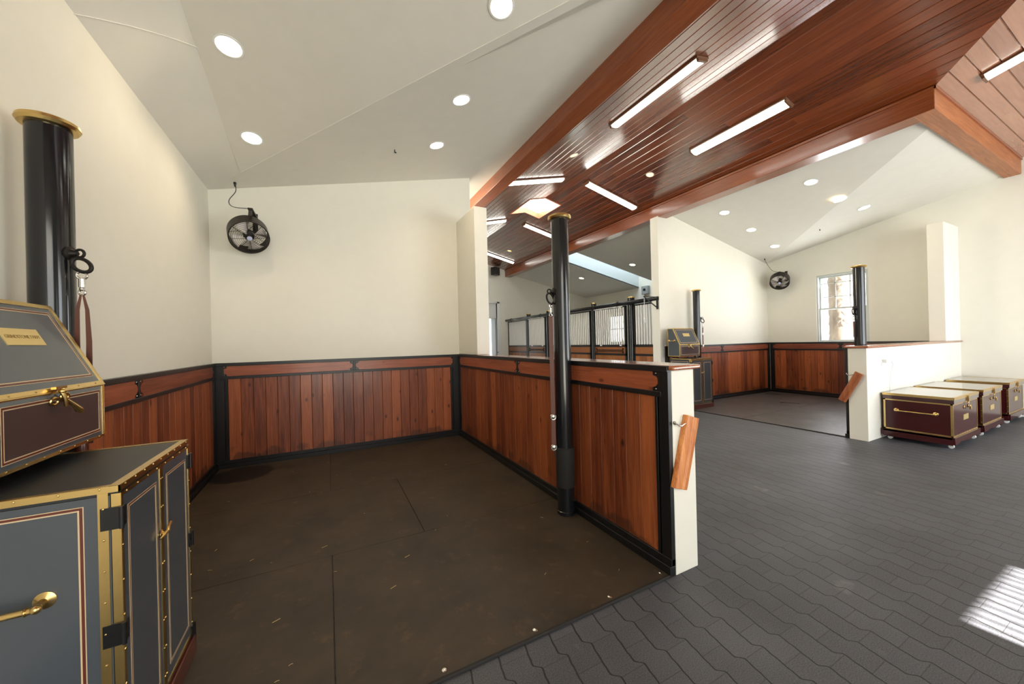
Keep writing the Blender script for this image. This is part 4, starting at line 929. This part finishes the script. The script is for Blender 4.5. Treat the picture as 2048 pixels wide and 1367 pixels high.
# ------------------------------------------------------------------ outside
def palm():
    t = root('palm_tree', (13.4, 5.02, -.07), 0, 'rough palm trunk standing outside the far stall window', 'tree')
    mb = MB(); rings = []; n = 60; seg = 26
    for i in range(n+1):
        z = 5.6*i/n; ph = i % 2
        rings.append([mb.bm.verts.new(((.26+(.045 if (k+ph) % 2 else 0)+random.uniform(-.02, .02))*math.cos(2*PI*k/seg), (.26+(.045 if (k+ph) % 2 else 0)+random.uniform(-.02, .02))*math.sin(2*PI*k/seg), z+random.uniform(-.02, .02))) for k in range(seg)])
    for a, b in zip(rings, rings[1:]):
        for k in range(seg): mb.face([a[k], a[(k+1) % seg], b[(k+1) % seg], b[k]])
    mb.face(rings[0]); mb.face(rings[-1]); mb.build('trunk', TREEB, t)
    mb = MB()
    for f in range(14):
        a = 2*PI*f/14; u = Vector((math.cos(a), math.sin(a), 0)); s = Vector((-u.y, u.x, 0))
        pts = [Vector((0, 0, 5.5))+u*(.3*k)+Vector((0, 0, .35*k-.075*k*k)) for k in range(9)]
        for k in range(8):
            for m in (-1, 1):
                for e in (0, .5):
                    p = pts[k].lerp(pts[k+1], e); mb.face([mb.bm.verts.new(p), mb.bm.verts.new(p+u*.06), mb.bm.verts.new(p+s*m*.5+u*.2-Vector((0, 0, .15)))])
    mb.build('fronds', LEAF, t)
palm()
def shrub(loc, h, label):
    t = root('shrub', loc, 0, label, 'shrub', 'shrubs outside the barred window')
    mb = MB()
    for k in range(60):
        a = random.uniform(0, 2*PI); l = random.uniform(.5, 1)*h; tip = Vector((math.cos(a)*.5*l, math.sin(a)*.5*l, l)); base = Vector((0, 0, 0)); s = Vector((-math.sin(a), math.cos(a), 0))*.03
        m = base.lerp(tip, .6)+Vector((0, 0, .12)); mb.face([mb.bm.verts.new(base-s*.3), mb.bm.verts.new(base+s*.3), mb.bm.verts.new(m+s)]); mb.face([mb.bm.verts.new(m+s), mb.bm.verts.new(m-s), mb.bm.verts.new(base-s*.3)]); mb.face([mb.bm.verts.new(m-s), mb.bm.verts.new(m+s), mb.bm.verts.new(tip)])
    mb.build('leaves', LEAF, t)
shrub((12.4, 13.6, -.07), 1.75, 'leafy shrub outside, left part of the barred window')
shrub((12.1, 12.3, -.07), 1.95, 'leafy shrub outside, right part of the barred window')

# ------------------------------------------------------------------ far stall fronts
def front(y0, y1, x, label, door=False):
    t = root('sliding_stall_gate' if door else 'barred_stall_screen', (x, y0, 0), 0, label, 'stall gate' if door else 'stall screen', 'sliding barred doors with pale bars' if door else 'fixed barred stall fronts')
    w = y1-y0; d = .02
    mb = MB()
    def hb(z0, z1): mb.box(-d, d, 0, w, z0, z1)
    hb(.04, .12); hb(1.10, 1.152); hb(1.315, 1.375); hb(2.30, 2.335)
    mb.box(-d, d, 0, .045, .04, 2.33); mb.box(-d, d, w-.045, w, .04, 2.33); mb.build('frame', BLACK, t)
    mb = MB(); n = round((w-.09)/.12)
    for k in range(n):
        a = .045+(w-.09)*k/n; b = .045+(w-.09)*(k+1)/n; mb.box(-.012, .012, a+.001, b-.001, .12, 1.10, random.random())
    mb.build('boards', STALLW, t)
    mb = MB(); mb.box(-.012, .012, .045, w-.045, 1.152, 1.315, .5); mb.build('upper_board', STALLW, t)
    mb = MB(); n = max(2, round((w-.09)/.078))
    for k in range(n): yy = .045+(w-.09)*(k+.5)/n; mb.cyl((-.002, yy, 1.36), (-.002, yy, 2.31), .019, seg=8)
    mb.build('bars', BARS, t)
    if door:
        mb = MB(); mb.cyl((-.035, .10, 1.235), (-.035, w-.10, 1.235), .012, seg=8); mb.cyl((-.035, .10, 1.20), (-.035, w-.10, 1.20), .008, seg=8)
        for yy in (.11, w-.11):
            for zz in (1.18, 1.27): mb.ball((-.03, yy, zz), .02, 8)
        mb.build('latch_bar', IRON, t)
        for yy in (.18, w-.3):
            mb = MB(); mb.box(-.04, -.02, yy-.03, yy+.03, 1.34, 1.37); mb.box(-.03, -.015, yy-.03, yy+.03, 2.28, 2.36); mb.cyl((-.045, yy, 2.355), (-.005, yy, 2.355), .024, seg=12); mb.build('roller', BARS, t)
        mb = MB(); mb.cyl((-.03, .1, 2.335), (-.03, w-.05, 2.335), .026, seg=8); mb.build('top_rail', BARS, t)
    return t
front(5.80, 6.46, 6.62, 'barred stall front nearest the white divider column')
front(6.665, 7.875, 6.58, 'sliding stall gate with bright window light behind its bars', True)
front(8.06, 9.12, 6.62, 'barred stall front just right of the middle black post')
front(9.12, 10.16, 6.62, 'barred stall front half hidden by the middle black post')
front(10.365, 11.55, 6.58, 'farther sliding stall gate left of the middle black post', True)
front(11.72, 13.26, 6.62, 'farthest barred stall front beside the far wall')
def fpost(y, r, label, h=2.54):
    t = root('stall_post', (6.655, y, 0), 0, label, 'post', 'black posts along the barred stalls')
    mb = MB(); mb.cyl((0, 0, 0), (0, 0, h), r, seg=24); mb.build('pole', STEELB, t)
    mb = MB(); mb.lathe([(r, h-.03), (r+.012, h-.028), (r+.014, h-.005), (r*.6, h+.006), (.001, h+.008)], seg=24); mb.build('cap', BRASSC, t)
fpost(6.57, .085, 'thick black post nearest the divider column in the barred stall row'); fpost(7.96, .07, 'second black post of the barred stall row, right of the middle post')
fpost(10.26, .09, 'third black post of the barred stall row, left of the middle post'); fpost(11.64, .08, 'farthest black post of the barred stall row')
t = root('door_track', (6.53, 0, 2.385), 0, 'black overhead pipe track above the barred stalls', 'track')
mb = MB(); mb.cyl((0, 5.6, 0), (0, YN, 0), .050, seg=16); mb.build('pipe', STEELB, t)
for y in (6.9, 7.75, 9.1, 10.6, 11.4, 12.8):
    mb = MB(); mb.box(-.012, .012, y-.02, y+.02, .03, .065); mb.torus((0, y, 0), .054, .006, ax=(0, 1, 0), seg=16, s2=6); mb.build('clamp', BLACK, t)
# wall bracket and chain at the divider column
t = root('wall_bracket', (6.5, 5.64, 2.15), 0, 'black triangular steel bracket on the divider column', 'bracket')
mb = MB(); mb.box(-.014, 0, -.025, .025, 0, .28); mb.box(-.42, -.01, -.008, .008, .255, .272); mb.prism([(-.012, -.008, .02), (-.012, -.008, .045), (-.40, -.008, .262), (-.42, -.008, .255)], (0, .016, 0)); mb.build('frame', BLACK, t)
t = root('cross_tie_chain', (6.10, 5.64, 2.40), 0, 'thin pale cross-tie chain hanging from the triangular bracket', 'chain')
mb = MB()
for k in range(26): mb.torus((0, 0, -.012-.018*k), .009, .0025, ax=(1, 0, 0) if k % 2 else (0, 1, 0), seg=8, s2=5)
mb.build('links', BARS, t); mb = MB(); mb.tube([(0, 0, -.47), (-.03, 0, -.52), (0, 0, -.57), (.03, 0, -.52), (0, 0, -.47)], .006, 6); mb.ball((0, 0, -.47), .015); mb.build('snap', BARS, t)
# speaker, electric box, outlet
t = root('wall_speaker', (6.02, YN-.16, 4.33), R(25), 'black loudspeaker high on the far wall at the end of the plank ceiling', 'speaker')
mb = MB(); mb.box(-.15, .15, -.12, .10, -.15, .16); mb.build('cabinet', BLKPL, t, bevel=.01); mb = MB(); mb.box(-.13, .13, -.128, -.12, -.13, .14); mb.build('grille', basic('speaker_grille', (.03, .028, .026), .8), t)
mb = MB(); mb.box(-.03, .03, .08, .17, -.03, .03); mb.build('mount', BLKPL, t)
t = root('electric_box', (XE, 9.72, 3.32), 0, 'grey electric box high on the wall beside the skylight well', 'electric box')
mb = MB(); mb.box(-.13, 0, -.15, .15, -.15, .15); mb.build('case', GREYP, t, bevel=.01); mb = MB(); mb.box(-.145, -.13, -.05, .05, -.03, .05); mb.build('switch', BLKPL, t)
mb = MB(); mb.cyl((-.05, .06, -.15), (-.05, .06, -.5), .02, seg=10); mb.build('conduit', GREYP, t)
t = root('wall_outlet', (7.17, 2.24, 1.10), 0, 'white electrical outlet with plug and cord on the far low wall', 'outlet')
mb = MB(); mb.box(-.04, .04, -.006, 0, -.065, .065); mb.build('plate', PLAST, t, bevel=.003); mb = MB(); mb.box(-.02, .02, -.05, -.006, -.03, .02); mb.build('plug', PLAST, t, bevel=.004)
mb = MB(); mb.tube([(0, -.05, -.01), (.08, -.07, -.0), (.16, -.06, -.06), (.18, -.03, -.2), (.165, -.02, -.35), (.17, -.02, -.62)], .0035, 6); mb.build('cord', PLAST, t)
# small ceiling hook
t = root('ceiling_hook', (.81, 4.71, A(.81)), 0, 'small dark hook in the near stall ceiling', 'hook')
mb = MB(); mb.cyl((0, 0, .01), (0, 0, -.03), .005, seg=8); mb.box(-.006, .02, -.005, .005, -.042, -.03); mb.build('hook', IRON, t)
t = root('ceiling_hook', (9.54, 3.92, BR(3.92)), 0, 'tiny dark hook in the far stall ceiling', 'hook')
mb = MB(); mb.cyl((0, 0, .01), (0, 0, -.03), .008, seg=8); mb.build('hook', IRON, t)

# ------------------------------------------------------------------ hooked wooden boards on the wall ends
def hang_board(loc, rz, tilt, label, mat, Lb=.46, w=.125):
    """V-shaped wooden batten hanging from an eye hook; local plane XZ, facing -Y, pivot at its upper left corner"""
    t = root('hooked_board', loc, rz, label, 'hanging board', 'V-shaped wooden boards hooked on the wall ends')
    M = Matrix.Rotation(tilt, 4, 'Y')
    mb = MB(); mb.prism([(0, -.012, .025), (.010, -.030, .025), (.050, -.034, .025), (.072, -.026, .025), (.090, -.036, .025), (w, -.028, .025), (w, -.010, .025), (.06, -.004, .025), (0, 0, .025)], (0, 0, -Lb)); mb.build('batten', mat, t, M=M, bevel=.002)
    mb = MB(); mb.tube([(-.085, .0, -.02), (-.085, -.02, -.022), (-.070, -.03, -.035), (-.045, -.028, -.040), (-.020, -.028, -.030), (.004, -.022, -.028)], .0045, 8); mb.torus((-.085, -.008, -.02), .010, .003, ax=(1, 0, 0), seg=12); mb.tube([(.0, -.018, -.028), (-.006, -.020, -.07), (-.004, -.018, -.14)], .003, 6); mb.build('hook', CHROME, t)
    return t
hang_board((2.026, 1.583, .985), 0, R(17), 'orange V-shaped wooden board hooked on the end of the near low wall', LIGHTW)
LW2 = wood('reddish_pine', (0.26, 0.06, 0.018), (0.50, 0.16, 0.05), 'Z', 0.35, 0.5, 0.3, tonemix=0.1)
hang_board((6.652, 2.37, .95), -PI/2, R(26), 'reddish V-shaped wooden board hooked on the end of the far low wall', LW2, .46, .10)
